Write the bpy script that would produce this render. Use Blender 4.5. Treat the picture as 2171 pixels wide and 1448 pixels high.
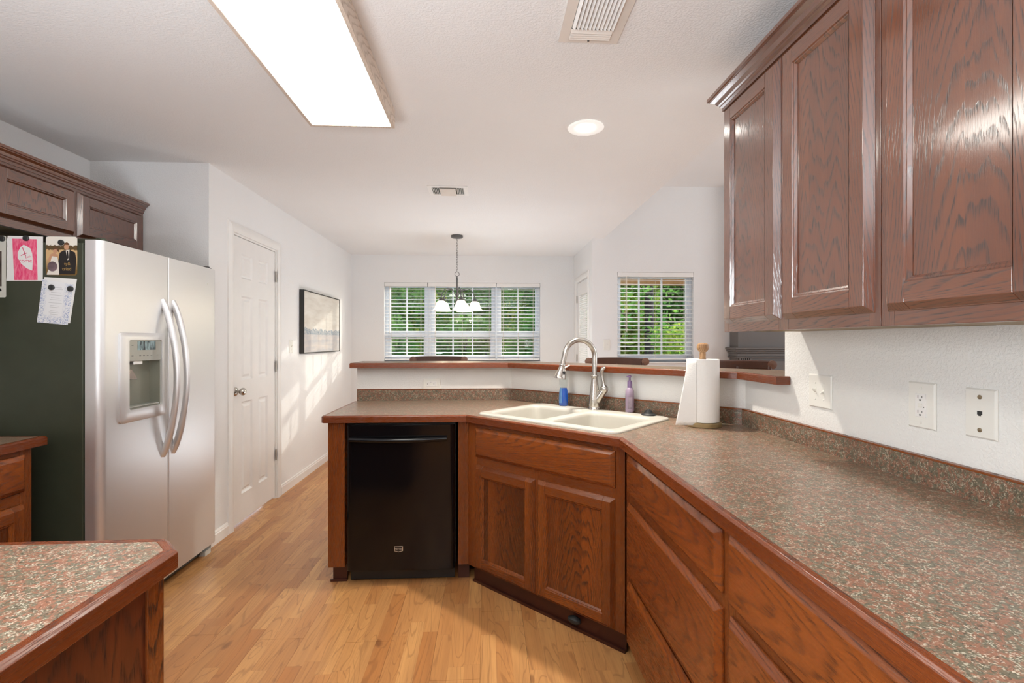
import bpy, bmesh, math, random
from mathutils import Vector, Matrix
from mathutils.geometry import tessellate_polygon
random.seed(7)
for o in list(bpy.data.objects): bpy.data.objects.remove(o)
SC = bpy.context.scene
COL = SC.collection
PI = math.pi
H = 2.44          # kitchen ceiling
HL = 3.03         # living room ceiling

# ------------------------------------------------------------------ camera, world, sun, exposure
cam = bpy.data.cameras.new('camera'); co = bpy.data.objects.new('camera', cam); COL.objects.link(co)
cam.sensor_width = 36; cam.lens = 36 * 1025 / 2171; cam.clip_start = 0.02; cam.clip_end = 200
co.location = (0, 0, 1.31); co.rotation_euler = (PI / 2, 0, -math.atan(54.5 / 1025))
SC.camera = co
w = bpy.data.worlds.new('sky'); SC.world = w; w.use_nodes = True
nt = w.node_tree; nt.nodes.clear()
sky = nt.nodes.new('ShaderNodeTexSky'); sky.sky_type = 'NISHITA'; sky.sun_disc = False
sky.sun_elevation = math.radians(30); sky.sun_rotation = math.radians(45); sky.air_density = 1.0; sky.dust_density = 2.0
hs = nt.nodes.new('ShaderNodeHueSaturation'); hs.inputs['Saturation'].default_value = 0.55
bg = nt.nodes.new('ShaderNodeBackground'); bg.inputs[1].default_value = 0.95
wo = nt.nodes.new('ShaderNodeOutputWorld')
nt.links.new(sky.outputs[0], hs.inputs['Color']); nt.links.new(hs.outputs[0], bg.inputs[0]); nt.links.new(bg.outputs[0], wo.inputs[0])
sl = bpy.data.lights.new('sun', 'SUN'); sl.energy = 1.6; sl.angle = math.radians(0.6); sl.color = (1, 0.93, 0.82)
so = bpy.data.objects.new('sun', sl); COL.objects.link(so)
so.rotation_euler = Vector((1.07, 1.0, 0.36)).to_track_quat('Z', 'Y').to_euler(); so.location = (8, 12, 6)

def area(name, loc, rot, sx, sy, power, color=(1, 1, 1), spread=PI):
    l = bpy.data.lights.new(name, 'AREA'); l.shape = 'RECTANGLE'; l.size = sx; l.size_y = sy; l.energy = power
    l.color = color; l.spread = spread
    o = bpy.data.objects.new(name, l); COL.objects.link(o); o.location = loc; o.rotation_euler = rot
    return o
# added fill lights, out of view and without fixtures; some face up at the ceilings
area('living_fill_light', (5.8, 2.0, 1.6), (0, PI / 2, 0), 2.2, 3.5, 80, (0.92, 0.96, 1.0))  # added fill for the living room; no window is built here
area('side_fill_light', (-2.44, -0.25, 1.58), (0, -PI / 2, 0), 1.1, 1.0, 32, (0.92, 0.97, 1.0), math.radians(112))  # added fill for the right wall; the left wall has no window
area('rear_fill_light', (0.2, -1.2, 2.40), (0, 0, 0), 1.2, 0.5, 22, (1.0, 0.98, 0.94))  # added fill behind the camera, no fixture modelled
area('rear_up_fill', (-0.2, -1.95, 0.85), (PI, 0, 0), 2.4, 0.6, 165, (0.84, 0.93, 1.0))  # added upward fill, lifts the kitchen ceiling from behind
area('island_up_fill', (-1.0, 0.35, 1.0), (PI, 0, 0), 0.8, 0.6, 36, (0.84, 0.93, 1.0))  # added upward fill over the island
area('nook_up_fill', (0.1, 4.6, 0.30), (PI, 0, 0), 1.2, 0.8, 27, (0.88, 0.95, 1.0))  # added upward fill hidden behind the bar
area('living_up_fill', (3.4, 1.6, 1.5), (PI, 0, 0), 0.8, 0.8, 62, (0.90, 0.96, 1.0))  # added upward fill in the unseen part of the living room
SC.view_settings.view_transform = 'Standard'; SC.view_settings.look = 'None'
SC.view_settings.exposure = 0.0; SC.view_settings.gamma = 1.0; SC.view_settings.use_curve_mapping = False
SC.cycles.use_denoising = True
SC.cycles.max_bounces = 10; SC.cycles.diffuse_bounces = 6; SC.cycles.glossy_bounces = 4
SC.cycles.transparent_max_bounces = 24; SC.cycles.sample_clamp_indirect = 6
SC.cycles.caustics_reflective = False; SC.cycles.caustics_refractive = False

# ------------------------------------------------------------------ helpers
class MB:
    def __init__(s): s.v = []; s.f = []
    def add(s, vs, fs):
        n = len(s.v); s.v += [tuple(p) for p in vs]; s.f += [tuple(i + n for i in f) for f in fs]; return s
    def box(s, x0, x1, y0, y1, z0, z1):
        return s.hexa([(x0, y0, z0), (x1, y0, z0), (x1, y1, z0), (x0, y1, z0), (x0, y0, z1), (x1, y0, z1), (x1, y1, z1), (x0, y1, z1)])
    def hexa(s, p):
        return s.add(p, [(0, 3, 2, 1), (4, 5, 6, 7), (0, 1, 5, 4), (1, 2, 6, 5), (2, 3, 7, 6), (3, 0, 4, 7)])
    def frust(s, b, yb, f, yf):
        """rect b=(x0,z0,x1,z1) at depth yb (back) to rect f at depth yf (front, smaller y)"""
        return s.hexa([(f[0], yf, f[1]), (f[2], yf, f[1]), (b[2], yb, b[1]), (b[0], yb, b[1]),
                       (f[0], yf, f[3]), (f[2], yf, f[3]), (b[2], yb, b[3]), (b[0], yb, b[3])])
    def prism(s, poly, z0, z1, holes=()):
        loops = [list(poly)] + [list(h) for h in holes]
        flat = [p for l in loops for p in l]
        tris = tessellate_polygon([[Vector((p[0], p[1], 0)) for p in l] for l in loops])
        n = len(flat)
        vs = [(p[0], p[1], z0) for p in flat] + [(p[0], p[1], z1) for p in flat]
        fs = []
        for t in tris:
            a, b, c = (flat[i] for i in t)
            cr = (b[0] - a[0]) * (c[1] - a[1]) - (b[1] - a[1]) * (c[0] - a[0])
            t = t if cr > 0 else t[::-1]
            fs.append(tuple(i + n for i in t)); fs.append(tuple(t[::-1]))
        k = 0
        for li, l in enumerate(loops):
            ar = sum(l[i][0] * l[(i + 1) % len(l)][1] - l[(i + 1) % len(l)][0] * l[i][1] for i in range(len(l)))
            ccw = (ar > 0) == (li == 0)
            for i in range(len(l)):
                a, b = k + i, k + (i + 1) % len(l)
                fs.append((a, b, b + n, a + n) if ccw else (b, a, a + n, b + n))
            k += len(l)
        return s.add(vs, fs)
    def lathe(s, prof, seg=32, M=None, cap=True):
        """prof: (r, z) list from bottom to top"""
        M = M or Matrix()
        vs = []; fs = []
        for r, z in prof:
            for i in range(seg):
                a = 2 * PI * i / seg
                vs.append(M @ Vector((r * math.cos(a), r * math.sin(a), z)))
        for j in range(len(prof) - 1):
            for i in range(seg):
                k = (i + 1) % seg
                fs.append((j * seg + i, j * seg + k, (j + 1) * seg + k, (j + 1) * seg + i))
        if cap:
            fs.append(tuple(range(seg))[::-1]); fs.append(tuple((len(prof) - 1) * seg + i for i in range(seg)))
        return s.add(vs, fs)
    def tube(s, pts, rad, seg=16, cap=True, flat=1.0):
        pts = [Vector(p) for p in pts]
        if not hasattr(rad, '__len__'): rad = [rad] * len(pts)
        t0 = (pts[1] - pts[0]).normalized()
        up = Vector((0, 0, 1)) if abs(t0.z) < 0.9 else Vector((0, 1, 0))
        nrm = t0.cross(up).normalized()
        vs = []; fs = []
        for i, p in enumerate(pts):
            t = (pts[min(i + 1, len(pts) - 1)] - pts[max(i - 1, 0)]).normalized()
            nrm = (nrm - t * nrm.dot(t)).normalized(); bn = t.cross(nrm)
            for k in range(seg):
                a = 2 * PI * k / seg
                vs.append(p + (nrm * math.cos(a) + bn * math.sin(a) * flat) * rad[i])
        for j in range(len(pts) - 1):
            for k in range(seg):
                m = (k + 1) % seg
                fs.append((j * seg + k, j * seg + m, (j + 1) * seg + m, (j + 1) * seg + k))
        if cap:
            fs.append(tuple(range(seg))[::-1]); fs.append(tuple((len(pts) - 1) * seg + i for i in range(seg)))
        return s.add(vs, fs)
    def mesh(s, name):
        me = bpy.data.meshes.new(name); me.from_pydata(s.v, [], s.f); me.update(); return me

def obj(name, mb, mat, parent=None, bevel=0.0, smooth=None, seg=2, loc=None, rotz=None, fixn=False):
    me = mb.mesh(name) if isinstance(mb, MB) else mb
    if fixn:
        b = bmesh.new(); b.from_mesh(me); bmesh.ops.recalc_face_normals(b, faces=b.faces); b.to_mesh(me); b.free()
    if mat and not me.materials: me.materials.append(mat)
    if smooth is not None:
        me.polygons.foreach_set('use_smooth', [True] * len(me.polygons)); me.set_sharp_from_angle(angle=math.radians(smooth))
    o = bpy.data.objects.new(name, me); COL.objects.link(o)
    if parent: o.parent = parent
    if loc is not None: o.location = loc
    if rotz is not None: o.rotation_euler = (0, 0, rotz)
    if bevel:
        m = o.modifiers.new('bevel', 'BEVEL'); m.width = bevel; m.segments = seg; m.limit_method = 'ANGLE'; m.angle_limit = math.radians(35)
    return o
def thing(name, label, cat, loc=(0, 0, 0), rotz=0, group=None):
    o = bpy.data.objects.new(name, None); COL.objects.link(o); o.location = loc; o.rotation_euler = (0, 0, rotz)
    o.empty_display_size = 0.1
    o['label'] = label; o['category'] = cat
    if group: o['group'] = group
    return o
def tag(o, label, cat, group=None):
    o['label'] = label; o['category'] = cat
    if group: o['group'] = group
    return o
def struct(name, mb, mat, **k):
    o = obj(name, mb, mat, **k); o['kind'] = 'structure'; return o
def struct_empty(name, loc=(0, 0, 0), rotz=0):
    o = bpy.data.objects.new(name, None); COL.objects.link(o); o.location = loc; o.rotation_euler = (0, 0, rotz); o['kind'] = 'structure'
    return o
def dup(root, loc=None, rotz=None, label=None):
    def cp(o, par):
        c = o.copy(); COL.objects.link(c); c.parent = par
        for ch in [x for x in kids.get(o.name, [])]: cp(ch, c)
        return c
    kids = {}
    for o in COL.objects:
        if o.parent: kids.setdefault(o.parent.name, []).append(o)
    r = cp(root, None)
    if loc is not None: r.location = loc
    if rotz is not None: r.rotation_euler = (0, 0, rotz)
    if label: r['label'] = label
    return r
def cut(o, *cutters):
    """subtract meshes from o and keep only the result"""
    for c in cutters:
        me = c.mesh('cutter'); b = bmesh.new(); b.from_mesh(me); bmesh.ops.recalc_face_normals(b, faces=b.faces); b.to_mesh(me); b.free()
        co_ = bpy.data.objects.new('cutter', me); COL.objects.link(co_)
        co_.parent = o.parent; co_.matrix_local = o.matrix_local.copy() if o.parent else o.matrix_world.copy()
        bpy.context.view_layer.update()
        m = o.modifiers.new('b', 'BOOLEAN'); m.object = co_; m.operation = 'DIFFERENCE'; m.solver = 'EXACT'
        dg = bpy.context.evaluated_depsgraph_get()
        new = bpy.data.meshes.new_from_object(o.evaluated_get(dg))
        o.modifiers.remove(m); o.data = new
        bpy.data.objects.remove(co_)
def rrect(x0, y0, x1, y1, r, n=6):
    pts = []
    for cx, cy, a0 in ((x1 - r, y0 + r, -90), (x1 - r, y1 - r, 0), (x0 + r, y1 - r, 90), (x0 + r, y0 + r, 180)):
        for i in range(n + 1):
            a = math.radians(a0 + 90 * i / n); pts.append((cx + r * math.cos(a), cy + r * math.sin(a)))
    return pts

# ------------------------------------------------------------------ materials
class NT:
    def __init__(s, name):
        s.m = bpy.data.materials.new(name); s.m.use_nodes = True; s.t = s.m.node_tree; s.t.nodes.clear()
        s.out = s.n('ShaderNodeOutputMaterial'); s.p = s.n('ShaderNodeBsdfPrincipled'); s.l(s.p.outputs[0], s.out.inputs[0])
    def n(s, typ, **k):
        nd = s.t.nodes.new(typ)
        for a, b in k.items(): setattr(nd, a, b)
        return nd
    def l(s, a, b): s.t.links.new(a, b)
    def val(s, sock, v):
        if hasattr(v, 'links') or isinstance(v, bpy.types.NodeSocket): s.l(v, sock)
        else: sock.default_value = v
    def math(s, op, a, b=None, c=None, clamp=False):
        nd = s.n('ShaderNodeMath', operation=op); nd.use_clamp = clamp
        s.val(nd.inputs[0], a)
        if b is not None: s.val(nd.inputs[1], b)
        if c is not None: s.val(nd.inputs[2], c)
        return nd.outputs[0]
    def mix(s, f, a, b, blend='MIX'):
        nd = s.n('ShaderNodeMix', data_type='RGBA', blend_type=blend)
        s.val(nd.inputs[0], f); s.val(nd.inputs[6], a if isinstance(a, bpy.types.NodeSocket) else (*a, 1) if len(a) == 3 else a)
        s.val(nd.inputs[7], b if isinstance(b, bpy.types.NodeSocket) else (*b, 1) if len(b) == 3 else b)
        return nd.outputs[2]
    def noise(s, vec, scale, detail=3, rough=0.55, dist=0.0, dim='3D'):
        nd = s.n('ShaderNodeTexNoise', noise_dimensions=dim)
        if vec is not None: s.l(vec, nd.inputs['Vector'])
        nd.inputs['Scale'].default_value = scale; nd.inputs['Detail'].default_value = detail
        nd.inputs['Roughness'].default_value = rough; nd.inputs['Distortion'].default_value = dist
        return nd.outputs[0]
    def mapr(s, v, a, b, c=0.0, d=1.0, smooth=False):
        nd = s.n('ShaderNodeMapRange'); nd.clamp = True
        if smooth: nd.interpolation_type = 'SMOOTHSTEP'
        s.l(v, nd.inputs[0])
        for i, x in enumerate((a, b, c, d)): s.val(nd.inputs[i + 1], x)
        return nd.outputs[0]
    def vscale(s, vec, sc, loc=(0, 0, 0)):
        nd = s.n('ShaderNodeMapping'); s.l(vec, nd.inputs[0]); nd.inputs['Scale'].default_value = sc; nd.inputs['Location'].default_value = loc
        return nd.outputs[0]
    def bump(s, h, strength, dist=0.01):
        nd = s.n('ShaderNodeBump'); nd.inputs['Strength'].default_value = strength; nd.inputs['Distance'].default_value = dist
        s.l(h, nd.inputs['Height']); s.l(nd.outputs[0], s.p.inputs['Normal']); return nd
    def set(s, **k):
        for a, b in k.items():
            s.val(s.p.inputs[a.replace('_', ' ')], (*b, 1) if isinstance(b, tuple) and len(b) == 3 else b)

def simple(name, col, rough=0.5, metal=0.0, coat=0.0, emit=None, es=0, noise=0.0, spec=None, trans=0.0, ior=None):
    t = NT(name); t.set(Roughness=rough, Metallic=metal)
    if coat: t.set(Coat_Weight=coat); t.p.inputs['Coat Roughness'].default_value = 0.08
    if spec is not None: t.p.inputs['Specular IOR Level'].default_value = spec
    if trans: t.p.inputs['Transmission Weight'].default_value = trans
    if ior: t.p.inputs['IOR'].default_value = ior
    tc = t.n('ShaderNodeTexCoord')
    nz = t.noise(tc.outputs['Object'], 9, 3)
    k = noise or 0.04
    c2 = tuple(max(0, c * (1 - k * 1.6)) for c in col)
    t.set(Base_Color=t.mix(t.mapr(nz, 0.3, 0.7), col, c2))
    if emit: t.set(Emission_Color=emit); t.p.inputs['Emission Strength'].default_value = es
    return t.m

def wood(name, axis, light, dark, pore, rough=0.25, coat=0.35, stave=0.0, ring=1.0, fl=0.85, lac=None):
    t = NT(name)
    tc = t.n('ShaderNodeTexCoord'); oi = t.n('ShaderNodeObjectInfo')
    va = t.n('ShaderNodeVectorMath', operation='ADD'); t.l(tc.outputs['Object'], va.inputs[0])
    cb = t.n('ShaderNodeCombineXYZ'); r = t.math('MULTIPLY', oi.outputs['Random'], 37.0)
    for i in range(3): t.l(r, cb.inputs[i])
    t.l(cb.outputs[0], va.inputs[1]); v = va.outputs[0]
    def sc(ac, al):
        s = [ac] * 3; s[axis] = al; return t.vscale(v, tuple(s))
    if stave:
        sp = t.n('ShaderNodeSeparateXYZ'); t.l(v, sp.inputs[0])
        cell = t.math('FLOOR', t.math('DIVIDE', sp.outputs[0 if axis == 2 else 2], 0.062))
        wn = t.n('ShaderNodeTexWhiteNoise', noise_dimensions='1D'); t.l(cell, wn.inputs['W']); st = wn.outputs[0]
        off = t.n('ShaderNodeVectorMath', operation='ADD'); t.l(v, off.inputs[0])
        c2 = t.n('ShaderNodeCombineXYZ'); m9 = t.math('MULTIPLY', st, 9.0)
        for i in range(3): t.l(m9, c2.inputs[i])
        t.l(c2.outputs[0], off.inputs[1]); v = off.outputs[0]
    so_ = t.n('ShaderNodeSeparateXYZ'); t.l(tc.outputs['Object'], so_.inputs[0])
    ac_i = {2: 0, 0: 2, 1: 0}[axis]
    U = t.math('SUBTRACT', so_.outputs[ac_i], t.math('ADD', 0.08 if axis == 0 else 0.14, t.math('MULTIPLY', oi.outputs['Random'], 0.10)))
    if stave: U = t.math('ADD', U, t.math('MULTIPLY', t.math('SUBTRACT', st, 0.5), 0.12))
    V = t.math('ADD', so_.outputs[axis], t.math('MULTIPLY', oi.outputs['Random'], 3.0))
    wob = t.noise(sc(9.0, 1.3), 1.0, 3, 0.5, 0.2)
    q = t.math('ADD', t.math('ADD', t.math('MULTIPLY', V, 0.75), t.math('MULTIPLY', t.math('MULTIPLY', U, U), 26.0)), t.math('MULTIPLY', wob, 0.55))
    fr = t.math('FRACT', t.math('MULTIPLY', q, 19.0 * ring))
    rings = t.math('MULTIPLY', t.mapr(fr, 0.50, 0.86, 0, 1, True), t.mapr(fr, 1.0, 0.90, 0, 1, True))
    tone = t.noise(sc(11, 0.8), 1.0, 4)
    pr = t.noise(sc(620, 24.0), 1.0, 2, 0.6)
    pores = t.mapr(pr, 0.48, 0.60)
    c = t.mix(t.mapr(tone, 0.3, 0.7), light, dark)
    c = t.mix(t.math('MULTIPLY', rings, 0.5 * fl), c, pore)
    pm = t.math('MULTIPLY', pores, t.math('ADD', 0.16, t.math('MULTIPLY', rings, 1.1 * fl)))
    c = t.mix(pm, c, pore)
    if stave: c = t.mix(t.math('MULTIPLY', st, stave), c, t.mix(0.75, c, pore))
    ov = t.math('MULTIPLY', t.math('SUBTRACT', oi.outputs['Random'], 0.5), 0.22)
    c = t.mix(t.math('ABSOLUTE', ov), c, pore)
    t.set(Base_Color=c, Roughness=t.mapr(pm, 0.0, 0.8, rough, rough + 0.28))
    t.p.inputs['IOR'].default_value = 1.45 + 0.25 * coat
    hh = t.math('SUBTRACT', 1.0, pm)
    bn = t.bump(hh, 0.30, 0.0008)
    if lac:
        t.p.inputs['Coat Weight'].default_value = lac[0]; t.p.inputs['Coat IOR'].default_value = lac[1]; t.p.inputs['Coat Roughness'].default_value = lac[2]
        cb2 = t.n('ShaderNodeBump'); cb2.inputs['Strength'].default_value = 0.12; cb2.inputs['Distance'].default_value = 0.0008
        t.l(hh, cb2.inputs['Height']); t.l(cb2.outputs[0], t.p.inputs['Coat Normal'])
    return t.m
OL, OD, OP = (0.31, 0.082, 0.014), (0.155, 0.036, 0.007), (0.024, 0.006, 0.0025)
WV = wood('oak_vertical', 2, OL, OD, OP); WH = wood('oak_horizontal', 0, OL, OD, OP)
WY = wood('oak_depth', 1, OL, OD, OP)
WP = wood('oak_panel', 2, (0.27, 0.068, 0.012), (0.15, 0.034, 0.007), OP, stave=0.85)
WPH = wood('oak_drawer', 0, (0.33, 0.086, 0.015), (0.18, 0.042, 0.008), OP, ring=0.7, fl=0.5)
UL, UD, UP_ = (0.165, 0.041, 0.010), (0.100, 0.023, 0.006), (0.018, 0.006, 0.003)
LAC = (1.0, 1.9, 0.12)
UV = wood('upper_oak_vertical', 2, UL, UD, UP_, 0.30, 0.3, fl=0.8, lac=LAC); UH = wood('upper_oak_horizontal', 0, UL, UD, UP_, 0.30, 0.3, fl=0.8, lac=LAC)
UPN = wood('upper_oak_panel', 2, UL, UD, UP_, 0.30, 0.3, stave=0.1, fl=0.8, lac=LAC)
WE = wood('oak_edging', 0, (0.24, 0.054, 0.011), (0.12, 0.026, 0.006), OP, ring=0.8, fl=0.6)
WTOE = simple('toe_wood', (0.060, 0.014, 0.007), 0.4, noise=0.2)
WKNOB = wood('beech', 2, (0.42, 0.24, 0.11), (0.28, 0.14, 0.06), (0.10, 0.05, 0.02), 0.45, 0.1)
WSTOOL = wood('stool_walnut', 0, (0.10, 0.035, 0.018), (0.05, 0.018, 0.010), (0.012, 0.006, 0.004), 0.35, 0.3)
WBASE = simple('towel_base_wood', (0.36, 0.25, 0.11), 0.5, noise=0.3)
WFRAME = wood('whitewashed_oak', 1, (0.72, 0.62, 0.53), (0.62, 0.52, 0.44), (0.42, 0.33, 0.26), 0.5, 0.0)

def wallmat(name, col, rough=0.75, bscale=170, bs=0.35):
    t = NT(name); g = t.n('ShaderNodeNewGeometry')
    a = t.noise(g.outputs['Position'], bscale, 2, 0.5, 0.3); b = t.noise(g.outputs['Position'], 1.7, 2)
    t.set(Base_Color=t.mix(t.mapr(b, 0.3, 0.7), col, tuple(c * 0.975 for c in col)), Roughness=rough)
    t.bump(t.mapr(a, 0.38, 0.62, 0, 1, True), bs, 0.0018); return t.m
WALL = wallmat('wall_paint', (0.80, 0.80, 0.80), bs=0.30)
WALLR = wallmat('kitchen_wall_paint', (0.80, 0.80, 0.775), 0.5, 150, 0.42)
CEIL = wallmat('ceiling_paint', (0.80, 0.795, 0.79), 0.8, 120, 0.35)
ALC = wallmat('alcove_paint', (0.76, 0.73, 0.68), bs=0.35)
GREY = wallmat('grey_wall_paint', (0.125, 0.112, 0.105), 0.5, 150, 0.1)
TRIM = simple('white_trim', (0.82, 0.81, 0.79), 0.32, noise=0.02)
DOORW = simple('white_door_paint', (0.80, 0.79, 0.775), 0.38, noise=0.02)
VINYL = simple('white_vinyl', (0.80, 0.86, 0.93), 0.4, noise=0.02)
SLAT = simple('blind_slat', (0.90, 0.90, 0.90), 0.42, noise=0.02)
CORD = simple('blind_cord', (0.75, 0.68, 0.60), 0.8)
PLATE = simple('white_plastic_plate', (0.80, 0.79, 0.74), 0.28, noise=0.01)
IVORY = simple('ivory_plastic', (0.78, 0.77, 0.71), 0.3, noise=0.01)
SLOT = simple('dark_slot', (0.03, 0.03, 0.03), 0.6)
BRASS = simple('aged_screw', (0.35, 0.29, 0.20), 0.35, 0.9)
NICKEL = simple('brushed_nickel', (0.56, 0.53, 0.49), 0.26, 1.0, noise=0.05)
HINGE = simple('hinge_metal', (0.45, 0.42, 0.38), 0.35, 0.9)
IRON = simple('dark_bronze', (0.13, 0.13, 0.13), 0.4, 0.7)
SINKM = simple('cream_composite', (0.56, 0.535, 0.475), 0.28, noise=0.02)
BLKG = simple('gloss_black', (0.004, 0.004, 0.005), 0.12, noise=0.1, spec=0.32)
BLKM = simple('matt_black', (0.012, 0.013, 0.013), 0.4, noise=0.1)
RUB = simple('black_rubber', (0.02, 0.022, 0.022), 0.5)
FSIDE = simple('fridge_side_olive', (0.058, 0.066, 0.043), 0.42, 0.3, noise=0.08)
GASK = simple('gasket', (0.55, 0.55, 0.52), 0.5)
PAPER = simple('paper', (0.78, 0.78, 0.76), 0.8, noise=0.03)
TOWEL = None
def steel():
    t = NT('brushed_steel'); g = t.n('ShaderNodeTexCoord')
    nz = t.noise(t.vscale(g.outputs['Object'], (3, 3, 900)), 1.0, 3)
    t.set(Base_Color=(0.76, 0.755, 0.76), Metallic=0.85, Roughness=t.mapr(nz, 0.3, 0.7, 0.38, 0.46))
    t.p.inputs['Anisotropic'].default_value = 0.4
    return t.m
STEEL = steel()
def stone(name, k=1.0, rough=0.28):
    t = NT(name); g = t.n('ShaderNodeNewGeometry'); P = g.outputs['Position']
    a = t.noise(P, 66, 4, 0.60, 1.2); b = t.noise(P, 165, 3, 0.60, 0.8); c = t.noise(P, 38, 3, 0.60, 1.6); d = t.noise(P, 280, 2, 0.6)
    red, grn, dk, lt = (0.28 * k, 0.128 * k, 0.079 * k), (0.150 * k, 0.132 * k, 0.088 * k), (0.050 * k, 0.046 * k, 0.032 * k), (0.62 * k, 0.57 * k, 0.44 * k)
    col = t.mix(t.mapr(a, 0.45, 0.55), red, grn)
    col = t.mix(t.math('MULTIPLY', t.mapr(b, 0.52, 0.66), 0.75), col, dk)
    col = t.mix(t.math('MULTIPLY', t.math('MULTIPLY', t.mapr(c, 0.50, 0.62), t.mapr(d, 0.50, 0.60)), 0.8), col, lt)
    col = t.mix(t.math('MULTIPLY', t.mapr(t.noise(P, 200, 2, 0.6, 0.5), 0.60, 0.68), 0.6), col, lt)
    t.set(Base_Color=col, Roughness=rough); t.bump(b, 0.06, 0.001); return t.m
STONE = stone('granite_laminate'); STONEB = stone('granite_laminate_splash', 0.78, 0.35)
def floormat():
    t = NT('laminate_floor'); g = t.n('ShaderNodeNewGeometry'); sp = t.n('ShaderNodeSeparateXYZ'); t.l(g.outputs['Position'], sp.inputs[0])
    X, Y = sp.outputs[0], sp.outputs[1]
    u = t.math('DIVIDE', t.math('ADD', X, 1.0015), 0.1955 / 3)
    ix = t.math('FLOOR', u)
    w1 = t.n('ShaderNodeTexWhiteNoise', noise_dimensions='1D'); t.l(ix, w1.inputs['W'])
    ln = t.math('ADD', 0.34, t.math('MULTIPLY', w1.outputs[0], 0.16))
    vv = t.math('ADD', t.math('DIVIDE', Y, ln), t.math('MULTIPLY', w1.outputs[0], 17.3))
    iy = t.math('FLOOR', vv)
    cx = t.n('ShaderNodeCombineXYZ'); t.l(ix, cx.inputs[0]); t.l(iy, cx.inputs[1])
    w2 = t.n('ShaderNodeTexWhiteNoise', noise_dimensions='2D'); t.l(cx.outputs[0], w2.inputs['Vector']); rnd = w2.outputs[0]
    off = t.n('ShaderNodeVectorMath', operation='ADD'); t.l(g.outputs['Position'], off.inputs[0])
    cb = t.n('ShaderNodeCombineXYZ')
    for i, k in enumerate((13.0, 29.0, 7.0)): t.l(t.math('MULTIPLY', rnd, k), cb.inputs[i])
    t.l(cb.outputs[0], off.inputs[1]); P = off.outputs[0]
    big = t.noise(t.vscale(P, (7.5, 1.1, 1)), 1.0, 2, 0.5, 0.5)
    fr = t.math('FRACT', t.math('MULTIPLY', big, 13.0))
    ring = t.mapr(t.math('ABSOLUTE', t.math('SUBTRACT', fr, 0.5)), 0.38, 0.49, 0, 1, True)
    fine = t.noise(t.vscale(P, (150, 5, 1)), 1.0, 3)
    tone = t.noise(t.vscale(P, (22, 1.6, 1)), 1.0, 3)
    c = t.mix(t.mapr(rnd, 0, 1), (0.64, 0.33, 0.118), (0.44, 0.175, 0.052))
    c = t.mix(t.mapr(tone, 0.35, 0.7), c, t.mix(0.5, c, (0.34, 0.15, 0.055)))
    c = t.mix(t.math('MULTIPLY', ring, 0.36), c, (0.17, 0.062, 0.022))
    c = t.mix(t.math('MULTIPLY', t.mapr(fine, 0.5, 0.7), 0.30), c, (0.26, 0.11, 0.04))
    kn = t.noise(t.vscale(P, (16, 6, 1)), 1.0, 1)
    c = t.mix(t.math('MULTIPLY', t.mapr(kn, 0.74, 0.80), 0.6), c, (0.14, 0.05, 0.02))
    eu = t.math('ABSOLUTE', t.math('SUBTRACT', t.math('FRACT', u), 0.5))
    ev = t.math('ABSOLUTE', t.math('SUBTRACT', t.math('FRACT', vv), 0.5))
    ed = t.math('MAXIMUM', t.mapr(eu, 0.485, 0.5), t.mapr(ev, 0.4965, 0.4995))
    c = t.mix(t.math('MULTIPLY', ed, 0.22), c, (0.18, 0.07, 0.03))
    t.set(Base_Color=c, Roughness=t.mapr(fine, 0.3, 0.7, 0.30, 0.40)); t.bump(fine, 0.05, 0.0006)
    return t.m
FLOOR = floormat()
def glassmat():
    t = NT('window_glass'); t.t.nodes.remove(t.p)
    tr = t.n('ShaderNodeBsdfTransparent'); tr.inputs[0].default_value = (0.96, 0.98, 0.97, 1)
    gl = t.n('ShaderNodeBsdfGlossy'); gl.inputs['Roughness'].default_value = 0.02
    lw_ = t.n('ShaderNodeLayerWeight'); lw_.inputs[0].default_value = 0.5
    mx = t.n('ShaderNodeMixShader'); f2 = t.math('ADD', t.math('MULTIPLY', t.math('POWER', lw_.outputs['Facing'], 5.0), 0.95), 0.05, clamp=True)
    t.l(f2, mx.inputs[0]); t.l(tr.outputs[0], mx.inputs[1]); t.l(gl.outputs[0], mx.inputs[2]); t.l(mx.outputs[0], t.out.inputs[0])
    return t.m
GLASS = glassmat()
def leafmat(name, a, b):
    t = NT(name); g = t.n('ShaderNodeNewGeometry'); t.t.nodes.remove(t.p)
    n1 = t.noise(g.outputs['Position'], 1.3, 3); n2 = t.noise(g.outputs['Position'], 14, 2)
    c = t.mix(t.mapr(n1, 0.35, 0.65), a, b); c = t.mix(t.math('MULTIPLY', t.mapr(n2, 0.45, 0.7), 0.5), c, tuple(x * 0.4 for x in b))
    d = t.n('ShaderNodeBsdfDiffuse'); tl = t.n('ShaderNodeBsdfTranslucent'); mx = t.n('ShaderNodeMixShader'); mx.inputs[0].default_value = 0.45
    t.l(c, d.inputs[0]); t.l(c, tl.inputs[0]); t.l(d.outputs[0], mx.inputs[1]); t.l(tl.outputs[0], mx.inputs[2]); t.l(mx.outputs[0], t.out.inputs[0])
    return t.m
LEAF = leafmat('leaves', (0.22, 0.42, 0.08), (0.06, 0.21, 0.05)); LEAF2 = leafmat('yellow_green_leaves', (0.60, 0.66, 0.12), (0.15, 0.33, 0.06))
BARK = simple('bark', (0.035, 0.030, 0.026), 0.9, noise=0.3)
GRND = simple('forest_ground', (0.10, 0.11, 0.04), 0.95, noise=0.3)

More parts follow.
